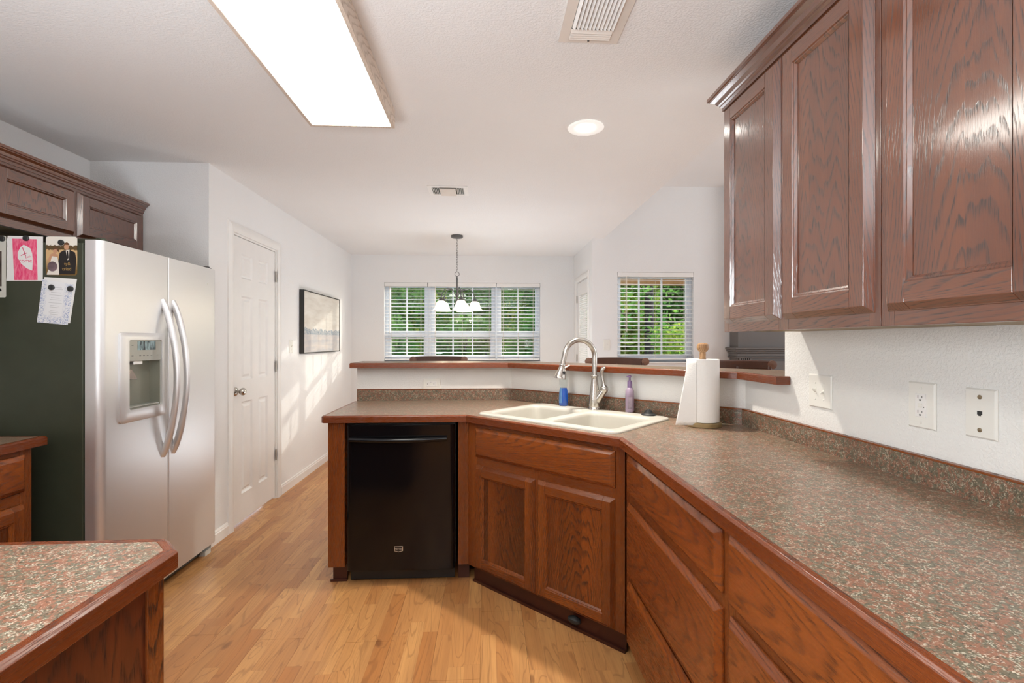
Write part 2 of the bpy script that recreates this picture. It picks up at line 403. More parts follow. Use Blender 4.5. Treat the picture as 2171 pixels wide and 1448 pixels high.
# ------------------------------------------------------------------ room shell
EX = 0.0015
def floor_build():
    fl = struct('floor', MB().box(-2.7, 6.2, -2.75, 6.6, -0.12, -0.0088), GRND if False else FLOOR)
    x0 = -1.0015; wd = 0.1955; L = 1.20
    joints = {-2: 3.43, -1: 2.85, 0: 2.18, -3: 4.11, -4: 3.22}
    me = MB().box(0.0004, wd - 0.0004, 0.0005, L - 0.0005, -0.0086, 0).mesh('plank'); me.materials.append(FLOOR)
    for k in range(-4, 12):
        j = joints.get(k, (k * 0.47) % L)
        y = j - math.ceil((j + 0.4) / L) * L
        while y < 6.45:
            a, b = max(y, -1.0), min(y + L, 6.4)
            o = None
            if b - a > 0.05:
                if a == y and b == y + L: m2 = me
                else:
                    m2 = MB().box(0.0004, wd - 0.0004, 0.0005 + a - y, b - y - 0.0005, -0.0086, 0).mesh('plank'); m2.materials.append(FLOOR)
                o = bpy.data.objects.new('plank', m2); COL.objects.link(o); o.parent = fl
                o.location = (x0 + k * wd, y, 0)
            y += L
    return fl
floor_build()

def wall(name, a, b, th, z0, z1, openings=(), mat=WALL):
    """wall from a to b (xy); thickness to the left of a->b; openings (s0,s1,z0,z1)"""
    a = Vector((*a, 0)); b = Vector((*b, 0)); d = (b - a); L = d.length; rot = math.atan2(d.y, d.x)
    m = MB(); s = 0.0
    for o in sorted(openings):
        if o[0] > s: m.box(s, o[0], 0, th, z0, z1)
        if o[2] > z0: m.box(o[0], o[1], 0, th, z0, o[2])
        if o[3] < z1: m.box(o[0], o[1], 0, th, o[3], z1)
        s = o[1]
    if s < L: m.box(s, L, 0, th, z0, z1)
    return struct(name, m, mat, loc=(a.x, a.y, 0), rotz=rot)
XL = -1.755; XR = 1.23
# left wall with the pantry door opening (outside is at -x: go from far to near so thickness is on the outside)
PD0, PD1, PDZ = 3.445, 4.152, 2.072
wall('wall_left', (XL, 3.276), (XL, 6.53), 0.115, 0, H, [(PD0 - 3.276, PD1 - 3.276, 0, PDZ)])
wall('wall_alcove', (-2.475, 3.16), (XL, 3.16), 0.116, 0, H)
wall('wall_kitchen_left', (-2.475, -2.75), (-2.475, 3.275), 0.115, 0, H)
NW = [(-1.33 - XL, 0.714 - XL, 1.05, 2.082)]
wall('wall_nook_back', (XL, 6.38), (1.165, 6.38), 0.15, 0, H, NW)
ND0, ND1, NDZ = 5.47, 6.19, 2.06
wall('wall_nook_right', (1.165, 6.53), (1.165, 5.265), 0.12, 0, H, [(6.53 - ND1, 6.53 - ND0, 0, NDZ)])
LW = (1.445, 2.306, 1.085, 2.078)
wall('wall_living_back', (1.285, 5.265), (6.2, 5.265), 0.15, 0, HL, [(LW[0] - 1.285, LW[1] - 1.285, LW[2], LW[3])])
wall('wall_living_right', (6.05, 5.265), (6.05, -2.75), 0.15, 0, HL)
wall('wall_rear', (6.05, -2.6), (-2.475, -2.6), 0.15, 0, HL, mat=wallmat('rear_reflection_brown', (0.15, 0.095, 0.065)))  # unseen wall coloured dark brown so glossy fronts reflect something dark
wall('wall_right', (XR, 1.932), (XR, -2.6), 0.115, 0, H, mat=WALLR)
bw = struct('wall_bar', MB().prism([(-0.865, 3.292), (0.172, 3.292), (1.23, 2.234), (1.23, 1.9322), (1.345, 1.9322), (1.345, 2.282), (0.22, 3.407), (-0.865, 3.407)], 0, 1.134), WALLR)
struct('ceiling', MB().prism([(-2.6, -2.6), (1.285, -2.6), (1.285, 6.5), (-2.6, 6.5)], H, HL + 0.1), CEIL)
struct('ceiling_living', MB().box(1.285, 6.2, -2.75, 5.41, HL, HL + 0.1), CEIL)
fb = struct('wall_fireplace', MB().box(2.715, 4.6, 5.085, 5.263, 0, HL - 0.002), GREY)
fm = MB()
for i, (p, z0, z1) in enumerate(((0.055, 1.222, 1.246), (0.042, 1.20, 1.222), (0.03, 1.182, 1.20), (0.018, 1.150, 1.182), (0.030, 1.134, 1.15))):
    fm.box(2.715 - p, 4.6, 5.084 - p, 5.26, z0, z1)
obj('mantel', fm, GREY, fb, bevel=0.004)
fp = MB()
for i in range(6): fp.box(2.722 + i * 0.0235, 2.722 + i * 0.0235 + 0.014, 5.066, 5.0845, 0.1, 1.13)
fp.box(2.72, 2.87, 5.078, 5.0845, 0.1, 1.13)
obj('fluted_pilaster', fp, GREY, fb, bevel=0.003)
struct('trim_6', MB().box(2.87, 4.6, 5.06, 5.0845, 0.90, 1.10), GREY, bevel=0.004)

def base_profile(m, x0, x1, y0=0.0):
    """skirting along local x, front facing -y, against y=0"""
    pr = [(0, 0), (-0.013, 0), (-0.013, 0.062), (-0.009, 0.070), (-0.009, 0.076), (-0.004, 0.086), (0, 0.086)]
    n = len(pr); vs = [(x0, y0 + p[0], p[1]) for p in pr] + [(x1, y0 + p[0], p[1]) for p in pr]
    fs = [(i, (i + 1) % n, (i + 1) % n + n, i + n)[::-1] for i in range(n)] + [tuple(range(n)), tuple(range(n, 2 * n))[::-1]]
    return m.add(vs, fs)
m = MB(); base_profile(m, 0, 3.374 - 3.16); base_profile(m, 4.222 - 3.16, 6.38 - 3.16)
struct('baseboard_left', m, TRIM, loc=(XL, 3.16, 0), rotz=PI / 2)
m = MB(); base_profile(m, 0, 1.165 - XL - 0.03); struct('baseboard_back', m, TRIM, loc=(XL + 0.015, 6.38, 0))
m = MB(); base_profile(m, 0.016, 1.40); struct('baseboard_living', m, TRIM, loc=(1.285, 5.265, 0))

# pantry door ------------------------------------------------------------
d1 = struct_empty('door_1', (XL, PD0, 0), PI / 2)     # local x -> +y, local -y -> +x (into the room)
DW_, DH = PD1 - PD0, PDZ
cs = MB()
def casing(mb, w, h, cw=0.066):
    pr = [(0, 0.0), (0, 0.010), (0.010, 0.016), (0.045, 0.019), (0.058, 0.013), (cw, 0.010), (cw, 0)]
    for side in (0, 1, 2):
        loops = []
        for o, t in pr:
            if side == 0: a, b = (-o, 0), (-o, h + o)
            elif side == 1: a, b = (w + o, 0), (w + o, h + o)
            else: a, b = (-o, h + o), (w + o, h + o)
            loops.append(((a[0], -t, a[1]), (b[0], -t, b[1])))
        n = len(loops); vs = [p[0] for p in loops] + [p[1] for p in loops]
        mb.add(vs, [(i, (i + 1) % n, (i + 1) % n + n, i + n) for i in range(n)] + [tuple(range(n)), tuple(range(n, 2 * n))[::-1]])
casing(cs, DW_, DH); obj('door_casing', cs, TRIM, d1, smooth=30, fixn=True)
obj('door_jamb', MB().box(0, 0.014, 0.0, 0.114, 0, DH - 0.014).box(DW_ - 0.014, DW_, 0.0, 0.114, 0, DH - 0.014).box(0, DW_, 0.0, 0.114, DH - 0.014, DH)
    .box(0.014, DW_ - 0.014, 0.05, 0.062, 0.0, 0.002), TRIM, d1, bevel=0.001)
LX0, LX1, LZ0, LZ1 = 0.017, DW_ - 0.017, 0.018, DH - 0.017
lv = [(1.765, 1.945), (1.03, 1.64), (0.21, 0.875)]; lh = [(3.585 - PD0, 3.748 - PD0), (3.848 - PD0, 4.002 - PD0)]
lf = MB()
yy0, yy1 = 0.008, 0.043
lf.box(LX0, lh[0][0], yy0, yy1, LZ0, LZ1).box(lh[1][1], LX1, yy0, yy1, LZ0, LZ1)
zs = [LZ0] + [z for p in sorted(lv) for z in p] + [LZ1]
for i in range(0, 8, 2): lf.box(lh[0][0], lh[1][1], yy0, yy1, zs[i], zs[i + 1])
for p in lv: lf.box(lh[0][1], lh[1][0], yy0, yy1, p[0], p[1])
leaf = obj('door_leaf', lf, DOORW, d1)
for hx in lh:
    for hz in lv:
        a, b, c, d = hx[0], hz[0], hx[1], hz[1]; q = 0.030; m = MB()
        # sticking slopes in to the recess, then the raised field
        s1 = 0.012
        ring = lambda u, y: [(a + u, y, b + u), (c - u, y, b + u), (c - u, y, d - u), (a + u, y, d - u)]
        R = [ring(0, yy0), ring(s1, yy0 + 0.011), ring(q - 0.008, yy0 + 0.012), ring(q + 0.010, yy0 + 0.003)]
        vs = [p for r in R for p in r]; fs = []
        for k in range(3):
            for i in range(4): fs.append((k * 4 + i, k * 4 + (i + 1) % 4, k * 4 + 4 + (i + 1) % 4, k * 4 + 4 + i))
        fs.append((12, 13, 14, 15)); m.add(vs, fs)
        obj('door_panel', m, DOORW, leaf)
kn = MB(); MK = Matrix.Translation((3.498 - PD0, yy0, 0.957)) @ Matrix.Rotation(PI / 2, 4, 'X')
kn.lathe([(0.001, 0), (0.031, 0.0), (0.031, 0.004), (0.025, 0.010), (0.012, 0.013), (0.011, 0.030), (0.020, 0.036), (0.027, 0.048), (0.027, 0.058), (0.020, 0.068), (0.008, 0.072)], 32, MK)
obj('door_knob', kn, NICKEL, d1, smooth=40)
obj('latch_plate', MB().box(LX0 - 0.0005, LX0 + 0.004, 0.006, 0.03, 0.93, 0.99), HINGE, d1)
for z in (1.85, 1.104, 0.365):
    m = MB(); X = DW_ - 0.012
    m.lathe([(0.0065, z - 0.045), (0.0065, z + 0.045)], 12, Matrix.Translation((X - 0.004, -0.001, 0)))
    m.box(X - 0.004, X + 0.011, -0.0005, 0.002, z - 0.044, z + 0.044)
    obj('hinge', m, HINGE, d1, smooth=40)

# nook glass door ----------------------------------------------------------
d2 = struct_empty('door_2', (1.165, ND1, 0), -PI / 2)   # local x -> -y, local -y -> -x (into nook)
W2 = ND1 - ND0; cs = MB(); casing(cs, W2, NDZ, 0.06); obj('door_casing', cs, TRIM, d2, smooth=30, fixn=True)
lf = MB().box(0.01, 0.12, 0.01, 0.05, 0.01, NDZ - 0.01).box(W2 - 0.12, W2 - 0.01, 0.01, 0.05, 0.01, NDZ - 0.01)
lf.box(0.12, W2 - 0.12, 0.01, 0.05, 0.01, 0.25).box(0.12, W2 - 0.12, 0.01, 0.05, NDZ - 0.17, NDZ - 0.01)
obj('door_leaf', lf, DOORW, d2, bevel=0.003)
obj('pane', MB().box(0.12, W2 - 0.12, 0.026, 0.030, 0.25, NDZ - 0.17), GLASS, d2)
bs = MB()
for i in range(66): bs.hexa([(0.125, 0.012, 0.262 + i * 0.0245), (W2 - 0.125, 0.012, 0.262 + i * 0.0245), (W2 - 0.125, 0.022, 0.280 + i * 0.0245), (0.125, 0.022, 0.280 + i * 0.0245),
                             (0.125, 0.0125, 0.263 + i * 0.0245), (W2 - 0.125, 0.0125, 0.263 + i * 0.0245), (W2 - 0.125, 0.0225, 0.281 + i * 0.0245), (0.125, 0.0225, 0.281 + i * 0.0245)])
o = obj('closed_blind', bs, SLAT, d2); o['kind'] = 'stuff'
m = MB()
for z in (0.35, 1.1, 1.85): m.box(-0.003, 0.013, -0.004, 0.012, z - 0.045, z + 0.045)
obj('hinge', m, HINGE, d2)

# windows --------------------------------------------------------------------
def window(name, x0, x1, z0, z1, y, units, rail=None, sill=True):
    wn = struct_empty(name, (x0, y, z0)); W = x1 - x0; Hh = z1 - z0
    fr = MB(); f = 0.03
    fr.box(0, f, 0.06, 0.125, 0, Hh).box(W - f, W, 0.06, 0.125, 0, Hh).box(f, W - f, 0.06, 0.125, 0, f).box(f, W - f, 0.06, 0.125, Hh - f, Hh)
    obj('window_frame', fr, VINYL, wn, bevel=0.003)
    for (a, b, mun) in units:
        a -= x0; b -= x0
        s = MB(); e = 0.05
        s.box(a, a + e, 0.072, 0.118, f, Hh - f).box(b - e, b, 0.072, 0.118, f, Hh - f).box(a + e, b - e, 0.072, 0.118, f, f + 0.05).box(a + e, b - e, 0.072, 0.118, Hh - f - 0.03, Hh - f)
        if rail: s.box(a + e, b - e, 0.062, 0.118, rail[0] - z0, rail[1] - z0); s.box(a + e, a + e + 0.012, 0.066, 0.11, f, rail[0] - z0).box(b - e - 0.012, b - e, 0.066, 0.11, f, rail[0] - z0)
        obj('sash', s, VINYL, wn, bevel=0.003)
        for mx in mun: obj('muntin', MB().box(mx - x0 - 0.009, mx - x0 + 0.009, 0.090, 0.104, f + 0.05, Hh - f - 0.03), VINYL, wn)
        if rail:
            obj('pane', MB().box(a + e, b - e, 0.095, 0.099, f + 0.05, rail[0] - z0), GLASS, wn)
            obj('pane', MB().box(a + e, b - e, 0.095, 0.099, rail[1] - z0, Hh - f - 0.03), GLASS, wn)
        else: obj('pane', MB().box(a + e, b - e, 0.095, 0.099, f + 0.05, Hh - f - 0.03), GLASS, wn)
    for i in range(len(units) - 1):
        a = units[i][1] - x0; b = units[i + 1][0] - x0
        obj('mullion', MB().box(a, b, 0.055, 0.125, f, Hh - f), VINYL, wn, bevel=0.003)
    if sill: obj('window_sill', MB().box(-0.02, W + 0.02, -0.025, 0.06, -0.018, 0.0), TRIM, wn, bevel=0.004)
    return wn
Z0N, Z1N = 1.05, 2.082
window('window_1', -1.33, 0.714, Z0N, Z1N, 6.38, [(-1.32, -0.765, (-1.05,)), (-0.73, 0.118, (-0.443, -0.183)), (0.145, 0.704, (0.425,))], (1.365, 1.432))
window('window_2', LW[0], LW[1], LW[2], LW[3], 5.265, [(LW[0] + 0.005, LW[1] - 0.005, (1.715, 1.975))])
def blind(x0, x1, z0, z1, y, label, wand_dx, cords=3):
    b = thing('window_blind', label, 'blind', (x0, y, z0), 0, 'white slat blinds'); W = x1 - x0; Hh = z1 - z0
    obj('headrail', MB().box(0.002, W - 0.002, -0.008, 0.045, Hh - 0.052, Hh - 0.002), TRIM, b, bevel=0.003)
    n = int((Hh - 0.09) / 0.0462); c = math.cos(0.20); s_ = math.sin(0.20); h = 0.024
    me = MB().hexa([(0.006, -h * c, -h * s_ - 0.0014), (W - 0.006, -h * c, -h * s_ - 0.0014), (W - 0.006, h * c, h * s_ - 0.0014), (0.006, h * c, h * s_ - 0.0014),
                    (0.006, -h * c, -h * s_ + 0.0014), (W - 0.006, -h * c, -h * s_ + 0.0014), (W - 0.006, h * c, h * s_ + 0.0014), (0.006, h * c, h * s_ + 0.0014)]).mesh('slat')
    me.materials.append(SLAT)
    for i in range(n):
        o = bpy.data.objects.new('slat', me); COL.objects.link(o); o.parent = b; o.location = (0, 0.026, Hh - 0.085 - i * 0.0462)
    zb = Hh - 0.085 - n * 0.0462
    obj('bottom_rail', MB().box(0.004, W - 0.004, 0.004, 0.048, max(zb - 0.008, 0.003), max(zb + 0.010, 0.021)), SLAT, b, bevel=0.003)
    for k in range(cords):
        xx = 0.09 + (W - 0.18) * k / (cords - 1)
        obj('ladder_cord', MB().tube([(xx, 0.001, zb), (xx, 0.001, Hh - 0.05)], 0.0013, 6).tube([(xx, 0.051, zb), (xx, 0.051, Hh - 0.05)], 0.0013, 6), CORD, b)
    obj('tilt_wand', MB().tube([(wand_dx, -0.012, Hh - 0.05), (wand_dx, -0.016, Hh - 0.05 - 0.62)], 0.0035, 8), CORD, b)
    return b
blind(-1.328, -0.768, Z0N, Z1N, 6.386, 'narrow white slat blind on the left section of the dining nook window', 0.07)
blind(-0.764, 0.129, Z0N, Z1N, 6.386, 'wide white slat blind on the middle section, behind the chandelier', 0.10)
blind(0.133, 0.712, Z0N, Z1N, 6.386, 'narrow white slat blind on the right section of the nook window', 0.07)
blind(LW[0] + 0.002, LW[1] - 0.002, LW[2], LW[3], 5.271, 'white slat blind on the separate window between switch and cabinets', 0.10)

# ------------------------------------------------------------------ cabinets
CH = 0.017
def panel_door(par, x0, x1, z0, z1, yf, mats, sw=0.058, name='door', knobless=True):
    """cabinet door in the local frame of its cabinet; front faces -y; yf = plane it is hung on"""
    MV, MH, MP = mats; W, Hh = x1 - x0, z1 - z0; t = 0.019
    d = obj(name, MB().box(0.002, W - 0.002, -0.003, -0.0005, 0.002, Hh - 0.002), MV, par, loc=(x0, yf, z0))
    obj('stile', MB().frust((0, 0, sw, Hh), 0, (CH, CH, sw, Hh - CH), -t), MV, d, bevel=0.0012)
    obj('stile', MB().frust((W - sw, 0, W, Hh), 0, (W - sw, CH, W - CH, Hh - CH), -t), MV, d, bevel=0.0012)
    obj('rail', MB().frust((sw, 0, W - sw, sw), 0, (sw, CH, W - sw, sw), -t), MH, d, bevel=0.0012)
    obj('rail', MB().frust((sw, Hh - sw, W - sw, Hh), 0, (sw, Hh - sw, W - sw, Hh - CH), -t), MH, d, bevel=0.0012)
    pb = MB(); a, b, c, e = sw, sw, W - sw, Hh - sw
    rg = lambda u, y: [(a + u, y, b + u), (c - u, y, b + u), (c - u, y, e - u), (a + u, y, e - u)]
    R = [rg(0, -t), rg(0.003, -t + 0.003), rg(0.006, -t + 0.003), rg(0.012, -0.009)]; vs = [p for r in R for p in r]; fs = []
    for k in range(3):
        for i in range(4): fs.append((k * 4 + i, k * 4 + (i + 1) % 4, k * 4 + 4 + (i + 1) % 4, k * 4 + 4 + i))
    pb.add(vs, fs); obj('bead', pb, MV, d)
    obj('panel', MB().box(a + 0.010, c - 0.010, -0.0085, -0.003, b + 0.010, e - 0.010), MP, d)
    return d
def drawer(par, x0, x1, z0, z1, yf, mat, name='drawer'):
    W, Hh = x1 - x0, z1 - z0; t = 0.019
    return obj(name, MB().frust((0, 0, W, Hh), 0, (0, 0, W, Hh), -0.006).frust((0, 0, W, Hh), -0.006, (CH, CH, W - CH, Hh - CH), -t), mat, par, bevel=0.0015, loc=(x0, yf, z0))
def face_frame(par, W, z0, z1, stiles, rails, MV, MH):
    """stiles: (x0,x1); rails: (x0,x1,z0,z1)"""
    for a, b in stiles: obj('stile', MB().box(a, b, 0, 0.019, z0, z1), MV, par, bevel=0.001)
    for a, b, c, d in rails: obj('rail', MB().box(a, b, 0.0003, 0.019, c, d), MH, par, bevel=0.001)
def crown(par, W, depth, z, mat, ret=True, ret2=False, k=1.0):
    pr = [(0.001, 0), (0.006, 0), (0.006, 0.012), (0.013, 0.017), (0.013, 0.023), (0.019, 0.026), (0.026, 0.038), (0.040, 0.046), (0.040, 0.050), (0.048, 0.052), (0.048, 0.064), (0.001, 0.064)]
    pr = [(a * k, b) for a, b in pr]
    n = len(pr); vs = []
    rows = []
    if ret: rows.append([(-o, depth, z + h) for o, h in pr])
    rows.append([(-o if ret else 0, -o, z + h) for o, h in pr])
    rows.append([(W + (o if ret2 else 0), -o, z + h) for o, h in pr])
    vs = [p for r in rows for p in r]; fs = []
    for j in range(len(rows) - 1):
        for i in range(n): fs.append((j * n + i, j * n + (i + 1) % n, (j + 1) * n + (i + 1) % n, (j + 1) * n + i))
    fs.append(tuple(range(n))); fs.append(tuple((len(rows) - 1) * n + i for i in range(n))[::-1])
    return obj('crown_molding', MB().add(vs, fs), mat, par, fixn=True)
UM = (UV, UH, UPN); LM = (WV, WH, WP)
def upper(label, loc, rot, W, depth, z0, z1, doors, ret, ret2, stiles, group, k=1.0, dz=(0.032, 0.012)):
    c = thing('wall_cabinet', label, 'cabinet', (loc[0], loc[1], z0), rot, group); Hh = z1 - z0
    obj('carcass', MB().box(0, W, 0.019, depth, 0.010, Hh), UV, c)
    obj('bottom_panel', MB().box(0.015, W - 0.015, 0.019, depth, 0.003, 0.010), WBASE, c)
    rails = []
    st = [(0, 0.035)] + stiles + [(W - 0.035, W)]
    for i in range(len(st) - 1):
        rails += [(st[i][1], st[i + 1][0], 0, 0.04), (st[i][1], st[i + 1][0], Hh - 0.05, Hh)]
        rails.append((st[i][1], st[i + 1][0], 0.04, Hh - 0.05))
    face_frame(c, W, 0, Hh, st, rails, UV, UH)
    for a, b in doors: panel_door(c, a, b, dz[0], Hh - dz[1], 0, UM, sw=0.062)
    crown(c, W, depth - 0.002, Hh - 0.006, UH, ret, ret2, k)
    return c
ZU0, ZU1 = 1.346, 2.213
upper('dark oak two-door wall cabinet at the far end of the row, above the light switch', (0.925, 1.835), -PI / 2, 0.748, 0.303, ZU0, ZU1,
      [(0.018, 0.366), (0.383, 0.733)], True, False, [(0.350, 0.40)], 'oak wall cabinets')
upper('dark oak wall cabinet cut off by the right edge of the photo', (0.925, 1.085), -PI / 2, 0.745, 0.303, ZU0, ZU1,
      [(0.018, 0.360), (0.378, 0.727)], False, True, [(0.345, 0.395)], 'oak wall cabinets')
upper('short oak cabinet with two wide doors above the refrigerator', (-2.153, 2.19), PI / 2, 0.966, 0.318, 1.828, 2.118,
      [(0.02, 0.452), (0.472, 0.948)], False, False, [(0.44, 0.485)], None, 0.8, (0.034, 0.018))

upper('unseen oak wall cabinet added left of the refrigerator to darken reflections', (-2.153, 0.35), PI / 2, 1.83, 0.318, 1.37, 2.118, [(0.02, 0.90), (0.92, 1.81)], False, False, [], None, 0.8)  # added out of view to give the fridge edge a brown reflection
upper('unseen oak wall cabinet added behind the camera to darken reflections', (-2.153, -2.5), PI / 2, 1.6, 0.318, 1.30, 2.118, [(0.02, 0.79), (0.81, 1.58)], False, False, [], None, 0.8)  # added out of view as something dark for door bevels to reflect
FX = 0.573      # face plane of right run
def base_unit(label, loc, rot, W, depth, group, stiles, rails, toe=True):
    c = thing('base_cabinet', label, 'cabinet', loc, rot, group)
    obj('carcass', MB().box(0.001, W - 0.001, 0.019, depth, 0.095, 0.874), WV, c)
    face_frame(c, W, 0.095, 0.874, stiles, rails, WV, WH)
    if toe: obj('toe_kick', MB().box(0, W, 0.065, 0.080, 0, 0.095), WTOE, c)
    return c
# right run: three drawer stacks running towards the camera
g = 'oak drawer stacks under the long counter'
def stack(label, y0, W, x0, x1, fronts):
    c = base_unit(label, (FX, y0, 0), -PI / 2, W, 0.63, g, [(0, x0 + 0.012), (x1 - 0.012, W)],
                  [(x0 + 0.012, x1 - 0.012, 0.095, 0.13), (x0 + 0.012, x1 - 0.012, 0.355, 0.39), (x0 + 0.012, x1 - 0.012, 0.655, 0.70), (x0 + 0.012, x1 - 0.012, 0.845, 0.874)])
    for a, b in fronts: drawer(c, x0, x1, a, b, 0, WPH)
    return c
stack('stack of three oak drawers beside the sink cabinet', 1.950, 0.836, 0.050, 0.814, [(0.703, 0.857), (0.382, 0.668), (0.108, 0.354)])
stack('stack of oak drawers nearest the camera, second from the sink cabinet', 1.113, 0.80, 0.016, 0.784, [(0.696, 0.866), (0.382, 0.672), (0.108, 0.354)])
stack('oak drawer stack below the near end of the counter', 0.312, 0.72, 0.016, 0.700, [(0.696, 0.866), (0.382, 0.672), (0.108, 0.354)])
# corner sink cabinet on the diagonal
PX, PY = -0.098, 2.645
DL = math.hypot(FX - PX, 1.974 - PY)
sc_ = thing('sink_cabinet', 'diagonal oak sink base cabinet with two doors below a false drawer', 'cabinet', (PX, PY, 0), -PI / 4)
face_frame(sc_, DL, 0.095, 0.874, [(0.0, 0.072), (0.462, 0.500), (0.890, DL)], [(0.072, 0.462, 0.095, 0.115), (0.5, 0.89, 0.095, 0.115), (0.072, 0.462, 0.64, 0.705), (0.5, 0.89, 0.64, 0.705), (0.072, 0.462, 0.845, 0.874), (0.5, 0.89, 0.845, 0.874)], WV, WH)
drawer(sc_, 0.063, 0.906, 0.694, 0.851, 0, WPH, 'false_drawer')
panel_door(sc_, 0.063, 0.474, 0.098, 0.651, 0, LM, sw=0.055)
panel_door(sc_, 0.486, 0.906, 0.098, 0.651, 0, LM, sw=0.055)
r2 = math.sqrt(0.5)
obj('carcass', MB().box(0.08, 0.87, 0.020, 0.030, 0.10, 0.69).box(0.03, 0.92, 0.03, 0.6, 0.09, 0.10), WV, sc_)
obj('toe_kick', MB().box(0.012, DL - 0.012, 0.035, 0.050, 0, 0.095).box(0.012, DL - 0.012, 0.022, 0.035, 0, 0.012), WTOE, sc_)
# filler between dishwasher and sink cabinet; end panel left of dishwasher
fl_ = thing('filler_panel', 'narrow upright oak filler strip between dishwasher and sink cabinet', 'cabinet panel', (-0.155, PY, 0))
obj('stile', MB().box(0.002, 0.057, 0, 0.019, 0.095, 0.874), WV, fl_, bevel=0.001)
obj('side_panel', MB().box(0.002, 0.014, 0.019, 0.60, 0.095, 0.874), WV, fl_)
obj('toe_kick', MB().box(0.0, 0.060, 0.05, 0.065, 0, 0.095), WTOE, fl_)
ep = thing('end_panel', 'oak end post and side panel of the peninsula, left of the dishwasher', 'cabinet panel', (-0.849, PY, 0))
obj('stile', MB().box(0, 0.088, 0, 0.019, 0.095, 0.874), WV, ep, bevel=0.001)
obj('side_panel', MB().box(0, 0.018, 0.019, 0.628, 0.095, 0.874), WV, ep)
obj('inner_panel', MB().box(0.070, 0.088, 0.019, 0.628, 0.095, 0.874), WV, ep)
obj('toe_kick', MB().box(0.012, 0.088, 0.05, 0.065, 0, 0.095).box(0.0, 0.088, 0.040, 0.05, 0, 0.012).box(0.012, 0.026, 0.065, 0.6, 0, 0.095), WTOE, ep)
# left base cabinet by the fridge
lb = base_unit('oak base cabinet with a drawer over a door, beside the refrigerator', (-1.872, 1.42, 0), PI / 2, 0.675, 0.598, None,
               [(0, 0.06), (0.625, 0.675)], [(0.06, 0.625, 0.095, 0.12), (0.06, 0.625, 0.655, 0.70), (0.06, 0.625, 0.852, 0.874)])
drawer(lb, 0.04, 0.640, 0.703, 0.852, 0, WPH)
panel_door(lb, 0.04, 0.640, 0.10, 0.655, 0, LM)
lb2 = base_unit('unseen oak base cabinet added behind the island to darken reflections', (-1.872, -1.0, 0), PI / 2, 2.40, 0.598, None, [(0, 0.06), (2.34, 2.40)], [(0.06, 2.34, 0.095, 0.12), (0.06, 2.34, 0.12, 0.874)])  # unseen run added to keep reflections from the left brown
# island
isl = thing('island_cabinet', 'plain oak island cabinet at the near left, only its end panel in view', 'cabinet', (-1.50, -0.38, 0))
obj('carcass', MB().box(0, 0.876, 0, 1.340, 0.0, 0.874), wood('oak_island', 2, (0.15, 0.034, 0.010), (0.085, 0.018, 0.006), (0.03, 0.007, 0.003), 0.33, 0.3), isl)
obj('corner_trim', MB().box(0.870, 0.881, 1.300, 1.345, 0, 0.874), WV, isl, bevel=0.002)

# ------------------------------------------------------------------ countertops
CT = 0.914; CB = 0.876
def offset(path, d, closed=False):
    """offset an open polyline to the left by d"""
    out = []; n = len(path)
    for i in range(n):
        p = Vector(path[i])
        if i == 0 and not closed: t = (Vector(path[1]) - p).normalized(); out.append(p + Vector((-t.y, t.x)) * d); continue
        if i == n - 1 and not closed: t = (p - Vector(path[i - 1])).normalized(); out.append(p + Vector((-t.y, t.x)) * d); continue
        a = (p - Vector(path[i - 1])).normalized(); b = (Vector(path[(i + 1) % n]) - p).normalized()
        na = Vector((-a.y, a.x)); nb = Vector((-b.y, b.x)); m_ = (na + nb).normalized(); out.append(p + m_ * (d / m_.dot(na)))
    return [tuple(p) for p in out]
def edge_bands(par, outer, inner, z0, z1, mat, ch=0.006, name='edge_band', locp=(0, 0)):
    for i in range(len(outer) - 1):
        a, b, c, d = (Vector(p) for p in (outer[i], outer[i + 1], inner[i + 1], inner[i]))
        t = (b - a); L = t.length; t.normalize(); rot = math.atan2(t.y, t.x)
        loc_ = lambda p: ((p - a).dot(t), (p - a).dot(Vector((-t.y, t.x))))
        B, C, D = loc_(b), loc_(c), loc_(d)
        wI = C[1]; sgn = 1 if wI > 0 else -1
        f0, f1 = D[0] / wI, (C[0] - L) / wI      # mitre slopes
        pr = [(0, z0), (0, z1 - ch), (sgn * ch, z1), (wI, z1), (wI, z0)]
        n = len(pr); vs = [(f0 * y, y, z) for y, z in pr] + [(L + f1 * y, y, z) for y, z in pr]
        fs = [(k, (k + 1) % n, (k + 1) % n + n, k + n) for k in range(n)] + [tuple(range(n))[::-1], tuple(range(n, 2 * n))]
        obj(name, MB().add(vs, fs), mat, par, fixn=True, loc=(a.x - locp[0], a.y - locp[1], 0), rotz=rot, bevel=0.0012)
outer = [(-0.878, 3.26), (-0.878, 2.63), (-0.862, 2.614), (-0.110, 2.614), (0.545, 1.959), (0.545, -0.40)]
inner = offset(outer, 0.020)
ct = thing('countertop', 'speckled brown laminate countertop with oak edging, running from peninsula past sink to the right', 'countertop', (0, 0, 0))
CX_, CY_ = 0.444, 2.528     # sink centre
def sxy(s, t):  # s along the diagonal (right/near), t into the corner
    return (CX_ + (s + t) * r2, CY_ + (-s + t) * r2)
SW, SD = 0.862, 0.566
hole = [sxy(*p) for p in rrect(-SW / 2 + 0.025, -SD / 2 + 0.025, SW / 2 - 0.025, SD / 2 - 0.025, 0.03, 4)]
poly = inner + [(1.208, -0.40), (1.208, 2.233), (0.166, 3.275), (-0.860, 3.275)]
obj('worktop', MB().prism(poly, CB, CT - 0.0003, [hole]), STONE, ct)
edge_bands(ct, outer, inner, CB, CT, WE)
bsp = thing('backsplash', 'low speckled laminate backsplash strip with thin oak cap along the walls', 'backsplash', (0, 0, 0))
SPF = [(-0.862, 3.272), (0.165, 3.272), (1.208, 2.229), (1.208, -0.40)]; SPB = offset(SPF, 0.019)
